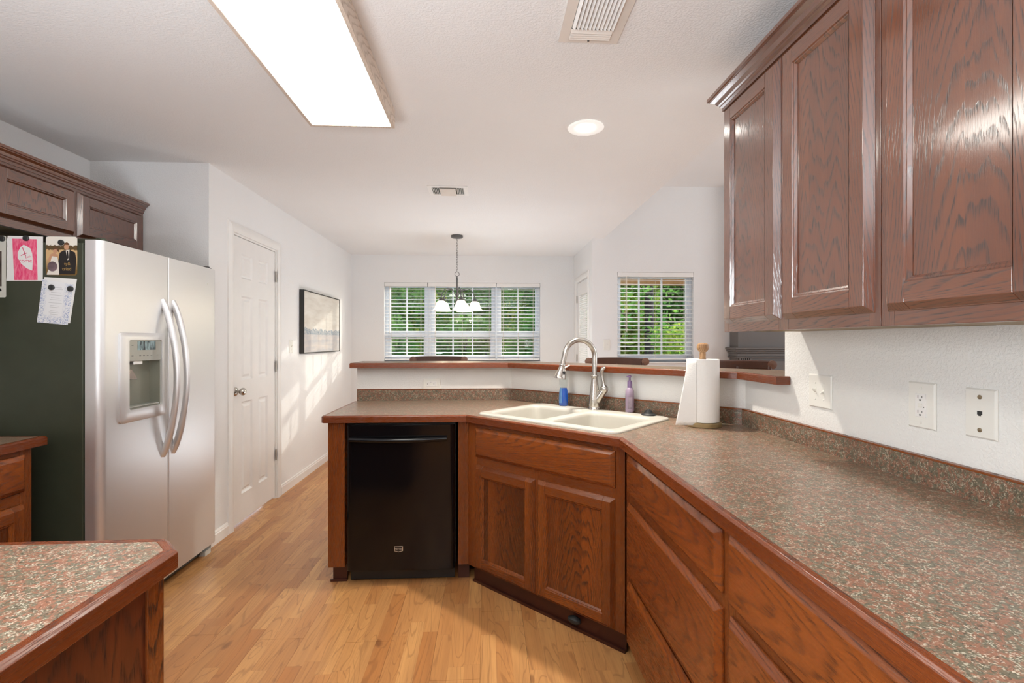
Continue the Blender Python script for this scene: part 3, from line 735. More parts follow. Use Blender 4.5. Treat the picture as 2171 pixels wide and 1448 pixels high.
for i in range(3):
    obj('splash_panel', MB().prism([SPF[i], SPF[i + 1], SPB[i + 1], SPB[i]], CT, 0.986), STONEB, bsp)
edge_bands(bsp, SPF, SPB, 0.986, 0.992, WH, 0.001, 'cap_strip')
# bar top
BT0, BT1 = 1.1345, 1.168
bar = thing('breakfast_bar', 'raised breakfast bar top with reddish oak front edge above the sink', 'bar top', (0, 0, 0))
bo = [(-0.897, 3.50), (-0.897, 3.225), (0.145, 3.225), (1.170, 2.200), (1.170, 1.893), (1.2285, 1.893)]
bi = offset(bo, 0.022)
obj('bar_worktop', MB().prism(bi[:-1] + [(1.2285, 1.915), (1.2285, 1.935), (1.46, 1.935), (1.46, 2.322), (0.267, 3.515), (-0.875, 3.515)], BT0, BT1 - 0.0003), STONEB, bar)
edge_bands(bar, bo, bi, BT0, BT1, WE, 0.004)
edge_bands(bar, [(0.267, 3.535), (-0.897, 3.535)], [(0.267, 3.515), (-0.875, 3.515)], BT0, BT1, WE, 0.004)
# left counter
lc = thing('countertop', 'small speckled countertop with oak edge beside the refrigerator', 'countertop', (0, 0, 0))
lo = [(-1.846, -1.02), (-1.846, 2.138), (-2.473, 2.138)]; li = offset(lo, 0.02)
obj('worktop', MB().prism(li + [(-2.473, -1.02)], CB, CT - 0.0003), STONE, lc); edge_bands(lc, lo, li, CB, CT, WE)
# island top
it = thing('countertop', 'speckled island countertop with clipped oak-edged corner at the near left', 'countertop', (0, 0, 0))
io = [(-0.596, -0.42), (-0.590, 0.960), (-0.641, 1.014), (-1.55, 1.014)]; ii = offset(io, 0.022)
obj('worktop', MB().prism(ii + [(-1.55, -0.42)], CB, CT - 0.0003), stone('granite_laminate_island', 1.12), it); edge_bands(it, io, ii, CB, CT, WE, 0.008)

# ------------------------------------------------------------------ dishwasher
dw = thing('dishwasher', 'glossy black dishwasher with a bar handle and small badge', 'dishwasher', (-0.760, PY, 0))
obj('tub', MB().box(0.012, 0.592, 0.006, 0.56, 0.10, 0.868), BLKM, dw)
dd = MB()
pr = []
dx0, dx1 = 0.012, 0.590
for i in range(7): a = PI + i * PI / 12; pr.append((dx0 + 0.03 + 0.03 * math.cos(a), 0.0 + 0.022 * math.sin(a)))
for i in range(7): a = -PI / 2 + i * PI / 12; pr.append((dx1 - 0.03 + 0.03 * math.cos(a), 0.0 + 0.022 * math.sin(a)))
pr += [(dx1, 0.006), (dx0, 0.006)]
dd.prism(pr, 0.082, 0.862); obj('door', dd, BLKG, dw, smooth=30, bevel=0.002)
hm = MB(); pts = [(0.035 + 0.512 * i / 16, -0.040 - 0.020 * math.sin(PI * i / 16), 0.789 - 0.004 * math.sin(PI * i / 16)) for i in range(17)]
hm.tube(pts, [0.0125] * 17, 14); hm.box(0.036, 0.052, -0.044, -0.018, 0.780, 0.798).box(0.530, 0.546, -0.044, -0.018, 0.780, 0.798)
obj('handle', hm, BLKG, dw, smooth=40)
obj('kick_plate', MB().box(0.02, 0.585, 0.045, 0.055, 0.006, 0.080), BLKM, dw)
BW = simple('badge_silver', (0.75, 0.73, 0.68), 0.3, 0.6)
bd = MB(); bx, bz = 0.290, 0.197
shp = [(-0.023, -0.011), (0.0, -0.017), (0.023, -0.011), (0.023, 0.014), (-0.023, 0.014)]
P2 = lambda k, y: [(bx + p[0] * k, y, bz + p[1] * k) for p in shp]
def plate_poly(pts_xz, y0, y1):
    m = MB(); n = len(pts_xz)
    m.add([(p[0], y1, p[1]) for p in pts_xz] + [(p[0], y0, p[1]) for p in pts_xz], [tuple(range(n, 2 * n)), tuple(range(n))[::-1]] + [(i, (i + 1) % n, (i + 1) % n + n, i + n) for i in range(n)])
    return m
obj('badge', plate_poly([(bx + p[0], bz + p[1]) for p in shp], -0.0238, -0.0215), BW, dw, fixn=True)
obj('badge_field', plate_poly([(bx + p[0] * 0.88, bz + p[1] * 0.84) for p in shp], -0.0242, -0.0235), BLKM, dw, fixn=True)
def text(body, size, mat, parent, loc, rot, name, ext=0.0003, align='CENTER', sx=1.0):
    cu = bpy.data.curves.new(name, 'FONT'); cu.body = body; cu.size = size; cu.extrude = ext; cu.align_x = align; cu.align_y = 'CENTER'
    tmp = bpy.data.objects.new(name, cu); COL.objects.link(tmp); bpy.context.view_layer.update()
    me = bpy.data.meshes.new_from_object(tmp.evaluated_get(bpy.context.evaluated_depsgraph_get())); bpy.data.objects.remove(tmp)
    me.materials.clear(); me.materials.append(mat)
    o = bpy.data.objects.new(name, me); COL.objects.link(o); o.parent = parent; o.location = loc; o.rotation_euler = rot; o.scale = (sx, 1, 1)
    return o
text('MAYTAG', 0.0100, BW, dw, (bx, -0.0243, bz), (PI / 2, 0, 0), 'badge_lettering')

# ------------------------------------------------------------------ sink
sk = thing('sink', 'cream double-bowl drop-in sink in the corner counter', 'sink', (CX_, CY_, CT), -PI / 4)
m = MB()
hw, hd = SW / 2, SD / 2
def loop(x0, y0, x1, y1, r, z, n=6): return [(p[0], p[1], z) for p in rrect(x0, y0, x1, y1, r, n)]
NL = 28
def skin(m, loops, close=False):
    vs = [p for l in loops for p in l]; n = len(loops[0]); fs = []
    for j in range(len(loops) - 1):
        for i in range(n): fs.append((j * n + i, j * n + (i + 1) % n, (j + 1) * n + (i + 1) % n, (j + 1) * n + i))
    if close: fs.append(tuple((len(loops) - 1) * n + i for i in range(n)))
    m.add(vs, fs)
bowls = [(-hw + 0.045, -hd + 0.045, -0.018, hd - 0.105), (0.018, -hd + 0.045, hw - 0.045, hd - 0.105)]
zr = 0.011
skin(m, [loop(-hw, -hd, hw, hd, 0.05, 0.0), loop(-hw, -hd, hw, hd, 0.05, 0.005), loop(-hw + 0.004, -hd + 0.004, hw - 0.004, hd - 0.004, 0.048, 0.0095), loop(-hw + 0.010, -hd + 0.010, hw - 0.010, hd - 0.010, 0.042, zr)])
outl = rrect(-hw + 0.010, -hd + 0.010, hw - 0.010, hd - 0.010, 0.042)
hl = [rrect(*b, 0.055) for b in bowls]
flat = outl + hl[0] + hl[1]
tris = tessellate_polygon([[Vector((p[0], p[1], 0)) for p in l] for l in (outl, hl[0], hl[1])])
m.add([(p[0], p[1], zr) for p in flat], [t for t in tris])
for b in bowls:
    L = []
    for ins, z in ((0, zr), (0.004, zr - 0.001), (0.009, zr - 0.006), (0.011, zr - 0.02), (0.016, -0.10), (0.020, -0.165), (0.030, -0.182), (0.055, -0.188)):
        L.append(loop(b[0] + ins, b[1] + ins, b[2] - ins, b[3] - ins, 0.055, z))
    skin(m, L, True)
ob = obj('basin', m, SINKM, sk, fixn=False, smooth=50)
bmx = bmesh.new(); bmx.from_mesh(ob.data); bmesh.ops.remove_doubles(bmx, verts=bmx.verts, dist=0.0004); bmesh.ops.recalc_face_normals(bmx, faces=bmx.faces)
bmx.to_mesh(ob.data); bmx.free(); ob.data.set_sharp_from_angle(angle=math.radians(55))
for b in bowls:
    cxb, cyb = (b[0] + b[2]) / 2, (b[1] + b[3]) / 2
    obj('drain', MB().lathe([(0.045, -0.1875), (0.045, -0.185), (0.038, -0.184), (0.030, -0.187), (0.001, -0.187)], 24, Matrix.Translation((cxb, cyb, 0))), NICKEL, sk, smooth=40)
ZS = CT + zr
# faucet
fx, fy = 0.613, 2.712
fa = thing('faucet', 'brushed nickel gooseneck kitchen faucet on the sink rim', 'faucet', (fx, fy, ZS))
fd = Vector((-0.96, -0.28, 0)).normalized()
bm_ = MB(); bm_.lathe([(0.034, 0.0), (0.034, 0.012), (0.030, 0.016), (0.031, 0.022), (0.031, 0.055), (0.027, 0.100), (0.021, 0.150), (0.018, 0.175), (0.019, 0.183), (0.022, 0.188), (0.021, 0.193), (0.017, 0.196)], 32)
obj('body', bm_, NICKEL, fa, smooth=45)
pts = []; R = 0.094; zc = 0.300
pts += [(0, 0, z) for z in (0.190, 0.23, 0.27)]
for i in range(0, 19):
    a = PI - (PI - 0.10) * i / 18 * 1.0
    q = fd * (R + R * math.cos(a)); pts.append((q.x, q.y, zc + R * math.sin(a)))
e = fd * (2 * R + 0.012); pts.append((e.x, e.y, zc - 0.045))
obj('spout', MB().tube(pts, 0.0145, 20), NICKEL, fa, smooth=60)
h0 = Vector((e.x, e.y, zc - 0.040)); hd_ = (fd * 0.20 + Vector((0, 0, -1))).normalized()
hp = [h0 + hd_ * s for s in (0, 0.004, 0.008, 0.013, 0.031, 0.053, 0.069, 0.077, 0.082)]
obj('spray_head', MB().tube(hp, [0.0155, 0.0180, 0.0180, 0.0150, 0.0190, 0.0260, 0.0300, 0.0345, 0.0335], 24), NICKEL, fa, smooth=50)
bt = h0 + hd_ * 0.048 + Vector((0.014, -0.020, 0)); obj('spray_button', MB().lathe([(0.001, -0.010), (0.007, -0.008), (0.008, 0.0), (0.007, 0.008), (0.001, 0.010)], 12, Matrix.Translation(bt)), RUB, fa, smooth=60)
hdv = Vector((0.86, -0.51, 0)).normalized()
arm = [Vector((0, 0, 0.040)) + hdv * 0.005, Vector((0, 0, 0.070)) + hdv * 0.024, Vector((0, 0, 0.098)) + hdv * 0.044, Vector((0, 0, 0.112)) + hdv * 0.055]
m = MB(); m.tube(arm, [0.024, 0.023, 0.021, 0.020], 20)
m.lathe([(0.001, -0.024), (0.012, -0.021), (0.021, -0.012), (0.024, 0.0), (0.021, 0.012), (0.012, 0.021), (0.001, 0.024)], 20, Matrix.Translation(Vector((0, 0, 0.118)) + hdv * 0.056))
obj('valve_body', m, NICKEL, fa, smooth=60)
lev = [Vector((0, 0, 0.130)) + hdv * 0.054, Vector((0, 0, 0.155)) + hdv * 0.052, Vector((0, 0, 0.185)) + hdv * 0.045, Vector((0, 0, 0.212)) + hdv * 0.040, Vector((0, 0, 0.232)) + hdv * 0.048, Vector((0, 0, 0.240)) + hdv * 0.062]
obj('lever', MB().tube(lev, [0.013, 0.0085, 0.0085, 0.0105, 0.0115, 0.007], 16), NICKEL, fa, smooth=60)

# ------------------------------------------------------------------ things on the counter
BLUE = simple('blue_dish_soap', (0.005, 0.075, 0.40), 0.08, coat=0.6, noise=0.1)
CLEAR = simple('clear_plastic', (0.85, 0.90, 0.90), 0.08, trans=0.92, ior=1.12)
sb = thing('dish_soap_bottle', 'clear bottle half full of blue dish soap behind the sink', 'bottle', (0.462, 2.876, ZS))
prof = [(0.024, 0), (0.027, 0.006), (0.027, 0.05), (0.025, 0.085), (0.020, 0.110), (0.024, 0.130), (0.025, 0.150), (0.021, 0.180), (0.014, 0.196), (0.011, 0.200)]
def sq(prof, sx, sy, seg=28): return prof, Matrix.Diagonal((sx, sy, 1, 1))
obj('bottle', MB().lathe(prof, 28, Matrix.Diagonal((1, 0.72, 1, 1))), CLEAR, sb, smooth=60)
obj('liquid', MB().lathe([(0.0243, 0.001), (0.0273, 0.006), (0.0273, 0.05), (0.0253, 0.085), (0.0204, 0.108)], 28, Matrix.Diagonal((1, 0.725, 1, 1))), BLUE, sb, smooth=60)
obj('cap', MB().lathe([(0.012, 0.198), (0.013, 0.202), (0.012, 0.216), (0.007, 0.222), (0.006, 0.232)], 16).tube([(0.004, 0, 0.225), (0.036, -0.006, 0.243)], [0.006, 0.0045], 8), PLATE, sb, smooth=50)
LBL = simple('soap_label_print', (0.12, 0.30, 0.62), 0.4, noise=0.5)
obj('label', MB().lathe([(0.0276, 0.018), (0.0276, 0.05), (0.0256, 0.085), (0.0212, 0.108)], 28, Matrix.Diagonal((1, 0.74, 1, 1)) @ Matrix.Rotation(0, 4, 'Z'), cap=False), LBL, sb, smooth=60)
# keep only the left part of the label wrap
o = sb.children[-1] if False else [x for x in COL.objects if x.parent == sb and x.name.startswith('label')][0]
b_ = bmesh.new(); b_.from_mesh(o.data); bmesh.ops.delete(b_, geom=[f for f in b_.faces if f.calc_center_median().x > -0.011], context='FACES'); b_.to_mesh(o.data); b_.free()
PURP = simple('mauve_plastic', (0.33, 0.25, 0.34), 0.35, noise=0.1); PURPD = simple('purple_pump', (0.20, 0.13, 0.26), 0.35)
pb_ = thing('hand_soap_bottle', 'mauve pump soap bottle on the sink rim right of the faucet', 'bottle', (0.783, 2.605, ZS))
obj('bottle', MB().lathe([(0.022, 0), (0.0255, 0.005), (0.0255, 0.095), (0.024, 0.115), (0.017, 0.130), (0.012, 0.134)], 28, Matrix.Rotation(0.5, 4, 'Z') @ Matrix.Diagonal((1, 0.85, 1, 1))), PURP, pb_, smooth=50)
obj('pump', MB().lathe([(0.013, 0.132), (0.0135, 0.150), (0.0125, 0.170), (0.006, 0.172), (0.005, 0.188), (0.009, 0.190), (0.009, 0.198), (0.004, 0.200)], 20).tube([(0.004, 0, 0.194), (-0.018, -0.008, 0.194)], [0.005, 0.0035], 8), PURPD, pb_, smooth=40)
LB2 = simple('mauve_label_print', (0.45, 0.36, 0.44), 0.5, noise=0.6)
obj('label', MB().box(-0.017, 0.006, -0.0262, -0.0215, 0.02, 0.085), LB2, pb_)
stp = MB().lathe([(0.036, 0), (0.038, 0.003), (0.036, 0.006), (0.024, 0.011), (0.018, 0.022), (0.017, 0.026), (0.010, 0.024), (0.006, 0.030), (0.001, 0.030)], 28)
tag(obj('sink_stopper', stp, RUB, loc=(0.848, 2.487, ZS), smooth=35), 'black rubber sink stopper on the rim, right of the mauve bottle', 'stopper')
lump = MB(); lump.lathe([(0.001, 0), (0.020, 0.0), (0.026, 0.008), (0.024, 0.018), (0.012, 0.026), (0.001, 0.028)], 18, Matrix.Diagonal((1.35, 0.8, 1, 1)))
tag(obj('rubber_bumper', lump, RUB, loc=(0.398, 2.169, 0.040), smooth=40, rotz=-PI / 4), 'small black rubber bumper on the toe kick under the sink cabinet', 'bumper')
# paper towels
TX, TY = 1.018, 2.226
def towelmat():
    t = NT('embossed_towel'); tc = t.n('ShaderNodeTexCoord')
    w_ = t.n('ShaderNodeTexVoronoi'); t.l(t.vscale(tc.outputs['Object'], (110, 110, 130)), w_.inputs['Vector']); w_.inputs['Scale'].default_value = 1.0
    t.set(Base_Color=(0.80, 0.79, 0.76), Roughness=0.9); t.bump(w_.outputs['Distance'], 0.35, 0.002)
    return t.m
TOWEL = towelmat()
th = thing('paper_towel_holder', 'round wooden paper towel stand with a ball finial', 'towel holder', (TX, TY, CT))
obj('base', MB().lathe([(0.080, 0), (0.083, 0.003), (0.083, 0.016), (0.078, 0.022), (0.001, 0.022)], 48), WBASE, th, smooth=35)
obj('post', MB().lathe([(0.013, 0.02), (0.0145, 0.338), (0.013, 0.345), (0.019, 0.350), (0.026, 0.360), (0.0275, 0.370), (0.025, 0.382), (0.016, 0.388), (0.001, 0.389)], 28), WKNOB, th, smooth=40)
tr_ = thing('paper_towel_roll', 'white embossed paper towel roll on the wooden stand', 'paper towel', (TX, TY, CT + 0.0225))
obj('roll', MB().prism([(0.073 * math.cos(i * PI / 24), 0.073 * math.sin(i * PI / 24)) for i in range(48)], 0.001, 0.290, [[(0.020 * math.cos(i * PI / 8), 0.020 * math.sin(i * PI / 8)) for i in range(16)]]), TOWEL, tr_, smooth=35)
vs = []; fs = []; NU, NV = 14, 16
for i in range(NU + 1):
    for j in range(NV + 1):
        u = i / NU; vv = j / NV; z = 0.290 - vv * 0.302
        # starts tangent to the roll front, swings out to the left, more at the bottom
        a = -2.35 - 0.55 * u
        rx, ry = 0.0745 * math.cos(a), 0.0745 * math.sin(a)
        out = u
        k = out ** 1.5 * (0.008 + 0.062 * vv ** 1.1)
        vs.append((rx - k * 1.05, ry - k * 0.25, z + 0.012 * (1 - out) * 0 - 0.0))
for i in range(NU):
    for j in range(NV):
        a = i * (NV + 1) + j; fs.append((a, a + 1, a + NV + 2, a + NV + 1))
o = obj('loose_sheet', MB().add(vs, fs), TOWEL, tr_, smooth=80); md = o.modifiers.new('s', 'SOLIDIFY'); md.thickness = 0.0012

# ------------------------------------------------------------------ plates
def wall_plate(kind, label, loc, rot, w_, h_, cat, group=None):
    p = thing(kind, label, cat, loc, rot, group)
    obj('cover_plate', MB().frust((-w_ / 2, -h_ / 2, w_ / 2, h_ / 2), 0.0, (-w_ / 2, -h_ / 2, w_ / 2, h_ / 2), -0.002)
        .frust((-w_ / 2, -h_ / 2, w_ / 2, h_ / 2), -0.002, (-w_ / 2 + 0.004, -h_ / 2 + 0.004, w_ / 2 - 0.004, h_ / 2 - 0.004), -0.006), PLATE, p, bevel=0.0006)
    return p
def screw(p, x, z, mat=PLATE, r=0.0035, y=-0.006):
    obj('screw', MB().lathe([(r, 0), (r, 0.001), (r * 0.6, 0.0018)], 14, Matrix.Translation((x, y, z)) @ Matrix.Rotation(PI / 2, 4, 'X')), mat, p, smooth=40)
def toggle(p, x, up=True):
    obj('switch_slot', MB().box(x - 0.005, x + 0.005, -0.0066, -0.0055, -0.012, 0.012), IVORY, p)
    s_ = 1 if up else -1
    obj('toggle', MB().hexa([(x - 0.004, -0.006, -0.005), (x + 0.004, -0.006, -0.005), (x + 0.003, -0.0190, 0.007 * s_ - 0.003), (x - 0.003, -0.0190, 0.007 * s_ - 0.003),
                             (x - 0.004, -0.006, 0.005), (x + 0.004, -0.006, 0.005), (x + 0.003, -0.0190, 0.007 * s_ + 0.003), (x - 0.003, -0.0190, 0.007 * s_ + 0.003)]), IVORY, p, fixn=True, bevel=0.001)
s1 = wall_plate('light_switch', 'double toggle switch plate on the kitchen wall below the wall cabinets', (XR - 0.0005, 1.716, 1.127), -PI / 2, 0.122, 0.122, 'light switch')
toggle(s1, -0.022, True); toggle(s1, 0.022, False)
for x in (-0.022, 0.022):
    for z in (-0.030, 0.030): screw(s1, x, z)
def gfci(p, horiz=False):
    o_ = lambda x, z: (z, x) if horiz else (x, z)
    def bx(nm, x0, x1, z0, z1, y0, y1, mat, bev=0):
        if horiz: x0, x1, z0, z1 = z0, z1, x0, x1
        obj(nm, MB().box(x0, x1, y0, y1, z0, z1), mat, p, bevel=bev)
    bx('receptacle', -0.0165, 0.0165, -0.033, 0.033, -0.0085, -0.005, TRIM, 0.001)
    for s_ in (1, -1):
        c = 0.021 * s_
        bx('slot', -0.0075, -0.0058, c - 0.001, c + 0.007, -0.0088, -0.0075, SLOT); bx('slot', 0.0055, 0.0072, c, c + 0.006, -0.0088, -0.0075, SLOT)
        q = o_(0, c - 0.006)
        obj('slot', MB().lathe([(0.0026, 0), (0.0026, 0.0006)], 12, Matrix.Translation((q[0], -0.0084, q[1])) @ Matrix.Rotation(PI / 2, 4, 'X')), SLOT, p)
    bx('test_button', -0.007, 0.006, 0.0008, 0.006, -0.0092, -0.008, IVORY, 0.0003); bx('test_button', -0.007, 0.006, -0.007, -0.0015, -0.0092, -0.008, IVORY, 0.0003)
    bx('indicator', 0.011, 0.013, -0.006, -0.003, -0.0088, -0.008, SLOT)
g1 = wall_plate('wall_outlet', 'white upright power outlet on the wall between switch and phone jack', (XR - 0.0005, 1.300, 1.130), -PI / 2, 0.086, 0.130, 'outlet')
gfci(g1); screw(g1, 0, 0.048, PLATE); screw(g1, 0, -0.048, PLATE)
g2 = wall_plate('wall_outlet', 'small sideways outlet under the raised bar above the peninsula counter', (-0.368, 3.2915, 1.024), 0, 0.120, 0.074, 'outlet')
gfci(g2, True); screw(g2, 0.048, 0); screw(g2, -0.048, 0)
ph = wall_plate('phone_jack', 'blank plate with phone socket and two dark screws, rightmost on the wall', (XR - 0.0005, 1.137, 1.131), -PI / 2, 0.078, 0.124, 'phone jack')
screw(ph, 0, 0.041, BRASS, 0.0055); screw(ph, 0, -0.041, BRASS, 0.0055)
obj('socket', plate_poly([(-0.006, -0.003), (-0.003, -0.003), (-0.003, -0.006), (0.003, -0.006), (0.003, -0.003), (0.006, -0.003), (0.006, 0.006), (-0.006, 0.006)], -0.0068, -0.0055), SLOT, ph, fixn=True)
s2 = wall_plate('light_switch', 'single switch plate on the left wall between door and picture', (XL + 0.0005, 4.441, 1.265), PI / 2, 0.075, 0.118, 'light switch')
toggle(s2, 0); screw(s2, 0, 0.03); screw(s2, 0, -0.03)
s3 = wall_plate('light_switch', 'single switch plate on the far wall left of the separate window', (1.326, 5.2645, 1.273), 0, 0.072, 0.118, 'light switch')
toggle(s3, 0); screw(s3, 0, 0.03); screw(s3, 0, -0.03)

# ------------------------------------------------------------------ fridge
FY = 2.215; FW = 0.915; FH = 1.757
fr = thing('refrigerator', 'stainless side-by-side refrigerator with ice dispenser and olive-grey side', 'refrigerator', (-1.69, FY, 0), PI / 2)
# local x -> +y (0..FW), local y -> -x (depth), front y=0
obj('body', MB().box(0.004, FW - 0.004, 0.076, 0.765, 0.025, FH - 0.012), FSIDE, fr, bevel=0.006)
obj('gasket', MB().box(0.012, FW - 0.012, 0.066, 0.077, 0.07, FH - 0.02), GASK, fr)
def fdoor(x0, x1, rl, rr):
    pr = [(x0, 0.066)]
    n = 8
    pr += [(x0 + rl - rl * math.cos(i * PI / 2 / n), rl * 0.85 - rl * 0.85 * math.sin(i * PI / 2 / n)) for i in range(n + 1)]
    pr += [(x1 - rr + rr * math.sin(i * PI / 2 / n), rr * 0.85 - rr * 0.85 * math.cos(i * PI / 2 / n)) for i in range(n + 1)]
    pr += [(x1, 0.066)]
    return MB().prism(pr, 0.062, FH)
XS = 0.452
fd1 = obj('freezer_door', fdoor(0, XS - 0.002, 0.034, 0.005), STEEL, fr)
cut(fd1, MB().box(0.150, 0.390, -0.02, 0.058, 0.985, 1.322))
fd1.data.polygons.foreach_set('use_smooth', [True] * len(fd1.data.polygons)); fd1.data.set_sharp_from_angle(angle=math.radians(30))
obj('fridge_door', fdoor(XS + 0.003, FW, 0.005, 0.030), STEEL, fr, smooth=30)
obj('kick_grille', MB().box(0.02, FW - 0.02, 0.05, 0.075, 0.012, 0.058), BLKM, fr)
obj('foot', MB().box(FW - 0.09, FW - 0.03, 0.02, 0.06, 0.0, 0.03), GASK, fr)
for x in (0.03, FW - 0.07):
    obj('hinge_cover', MB().box(x, x + 0.05, 0.02, 0.15, FH - 0.011, FH + 0.010).lathe([(0.02, FH - 0.004), (0.02, FH + 0.012), (0.015, FH + 0.016)], 20, Matrix.Translation((x + 0.02, 0.035, 0))), FSIDE if x < 0.5 else IRON, fr, bevel=0.003)
for x in (XS - 0.042, XS + 0.042):
    pts = []; N = 22
    for i in range(N + 1):
        u = i / N; z = 0.712 + 0.815 * u; s_ = math.sin(PI * u)
        pts.append((x, 0.006 - 0.078 * s_ ** 0.75, z))
    o = obj('door_handle', MB().tube(pts, [0.0145] * len(pts), 18, flat=1.15), STEEL, fr, smooth=60)
# dispenser
dp = obj('dispenser_frame', MB(), STEEL, fr)
out_, in_ = rrect(0.100, 0.928, 0.423, 1.352, 0.018, 5), rrect(0.158, 0.985, 0.388, 1.318, 0.010, 5)
m = MB(); n = len(out_)
L4 = [[(p[0], 0.001, p[1]) for p in out_], [(p[0], -0.008, p[1]) for p in out_], [(p[0] + (0.005 if p[0] < 0.26 else -0.005), -0.012, p[1] + (0.005 if p[1] < 1.14 else -0.005)) for p in out_],
      [(p[0], -0.010, p[1]) for p in in_], [(p[0], 0.010, p[1]) for p in in_]]
skin(m, L4); dp.data = m.mesh('dispenser_frame'); dp.data.materials.append(STEEL)
b_ = bmesh.new(); b_.from_mesh(dp.data); bmesh.ops.recalc_face_normals(b_, faces=b_.faces); b_.to_mesh(dp.data); b_.free()
dp.data.polygons.foreach_set('use_smooth', [True] * len(dp.data.polygons)); dp.data.set_sharp_from_angle(angle=math.radians(40))
DGR = simple('dispenser_grey', (0.30, 0.30, 0.25), 0.3, 0.5); DPN = simple('dispenser_panel', (0.42, 0.42, 0.38), 0.22, 0.3)
m = MB().box(0.158, 0.388, 0.052, 0.056, 0.985, 1.22).box(0.158, 0.162, 0.0, 0.054, 0.985, 1.22).box(0.384, 0.388, 0.0, 0.054, 0.985, 1.22).box(0.158, 0.388, 0.0, 0.054, 0.985, 0.990)
obj('dispenser_recess', m, DGR, fr)
cp = obj('control_panel', MB().box(0.158, 0.388, -0.006, 0.05, 1.215, 1.320), DPN, fr, bevel=0.002)
DISP = NT('display_glass'); tcd = DISP.n('ShaderNodeTexCoord'); nzd = DISP.noise(DISP.vscale(tcd.outputs['Object'], (60, 1, 14)), 1.0, 3)
DISP.set(Base_Color=DISP.mix(DISP.mapr(nzd, 0.4, 0.6), (0.03, 0.035, 0.04), (0.28, 0.40, 0.42)), Roughness=0.08)
obj('display', MB().box(0.215, 0.342, -0.0068, -0.004, 1.268, 1.311), DISP.m, cp)
mk = MB()
for x in (0.176, 0.228, 0.254, 0.280, 0.306, 0.352): mk.box(x, x + 0.012, -0.0064, -0.005, 1.240, 1.2425)
for x in (0.176,): mk.box(x, x + 0.012, -0.0064, -0.005, 1.290, 1.2925)
obj('button_print', mk, SLOT, cp)
obj('chute', MB().box(0.20, 0.26, 0.0, 0.04, 1.198, 1.216), STEEL, fr, bevel=0.003)
obj('paddle', MB().hexa([(0.165, 0.010, 1.13), (0.235, 0.004, 1.125), (0.235, 0.03, 1.125), (0.165, 0.03, 1.12), (0.165, 0.02, 1.195), (0.215, 0.018, 1.175), (0.215, 0.045, 1.175), (0.165, 0.045, 1.195)]), simple('paddle_metal', (0.30, 0.25, 0.22), 0.25, 0.8), fr, bevel=0.003, fixn=True)
obj('drip_tray', MB().box(0.162, 0.384, 0.002, 0.05, 0.990, 0.998), DPN, fr, bevel=0.002)
obj('logo_dot', MB().lathe([(0.006, 0), (0.006, 0.0012), (0.003, 0.0018)], 16, Matrix.Translation((FW - 0.10, 0.0, 1.66)) @ Matrix.Rotation(PI / 2, 4, 'X')), PLATE, fr)

# papers on the fridge side (side plane y = FY+.004 facing -y)
SY = FY + 0.004 - 0.0006
PINK = NT('pink_crayon'); tcd = PINK.n('ShaderNodeTexCoord'); nzd = PINK.noise(PINK.vscale(tcd.outputs['Object'], (120, 1, 30)), 1.0, 4, 0.6, 0.6)
PINK.set(Base_Color=PINK.mix(PINK.mapr(nzd, 0.35, 0.65), (0.72, 0.035, 0.14), (0.80, 0.20, 0.30)), Roughness=0.8)
PINKL = simple('pink_pencil', (0.70, 0.10, 0.20), 0.8)
def flat(pts, y0, y1): return plate_poly(pts, y0, y1)
pk = thing('childs_drawing', 'pink crayon drawing on torn notebook paper, pinned to the fridge side', 'drawing', (-2.086, SY, 1.574))
edge = [(0.0, 0.0)] + [(0.151, 0.001), (0.152, 0.194), (0.006, 0.196)] + [(0.002 + 0.003 * random.random(), 0.194 - 0.014 * i) for i in range(1, 13)]
obj('paper', flat(edge, -0.0006, 0.0), PAPER, pk, fixn=True)
obj('crayon_area', flat([(0.033, 0.003), (0.130, 0.004), (0.126, 0.182), (0.025, 0.184)], -0.0009, -0.0005), PINK.m, pk, fixn=True)
obj('paper_oval', flat([(0.085, 0.152), (0.100, 0.142), (0.108, 0.118), (0.110, 0.09), (0.108, 0.045), (0.085, 0.055), (0.062, 0.075), (0.048, 0.10), (0.048, 0.125), (0.060, 0.148), (0.072, 0.158)], -0.0012, -0.0008), PAPER, pk, fixn=True)
text('come', 0.025, PINKL, pk, (0.080, -0.0014, 0.088), (PI / 2, 0, 0), 'lettering', 0.0002)
text('two', 0.014, PINKL, pk, (0.090, -0.0014, 0.105), (PI / 2, -0.3, 0), 'lettering', 0.0002)
obj('pencil_line', flat([(0.066, 0.145), (0.069, 0.147), (0.083, 0.108), (0.080, 0.106)], -0.0014, -0.0011).add(*(lambda q: (q.v, q.f))(flat([(0.060, 0.112), (0.086, 0.124), (0.087, 0.121), (0.061, 0.109)], -0.0014, -0.0011))), PINKL, pk, fixn=True)
WARM = NT('sunset_field_print'); tcd = WARM.n('ShaderNodeTexCoord'); spd = WARM.n('ShaderNodeSeparateXYZ'); WARM.l(tcd.outputs['Object'], spd.inputs[0])
nzd = WARM.noise(tcd.outputs['Object'], 60, 4)
zz = WARM.math('ADD', spd.outputs[2], WARM.math('MULTIPLY', WARM.math('SUBTRACT', nzd, 0.5), 0.03))
c = WARM.mix(WARM.mapr(zz, 0.108, 0.112), (0.60, 0.40, 0.20), (0.10, 0.06, 0.02)); c = WARM.mix(WARM.mapr(zz, 0.128, 0.132), c, (0.78, 0.74, 0.66)); c = WARM.mix(WARM.mapr(zz, 0.075, 0.02), c, (0.16, 0.09, 0.02))
WARM.set(Base_Color=c, Roughness=0.35)
wc = thing('wedding_card', 'glossy photo card of a bride and a groom in black suit', 'card', (-1.922, SY, 1.600))
obj('card', flat([(p[0], p[1]) for p in rrect(0, 0, 0.131, 0.169, 0.010, 3)], -0.0006, 0.0), WARM.m, wc, fixn=True)
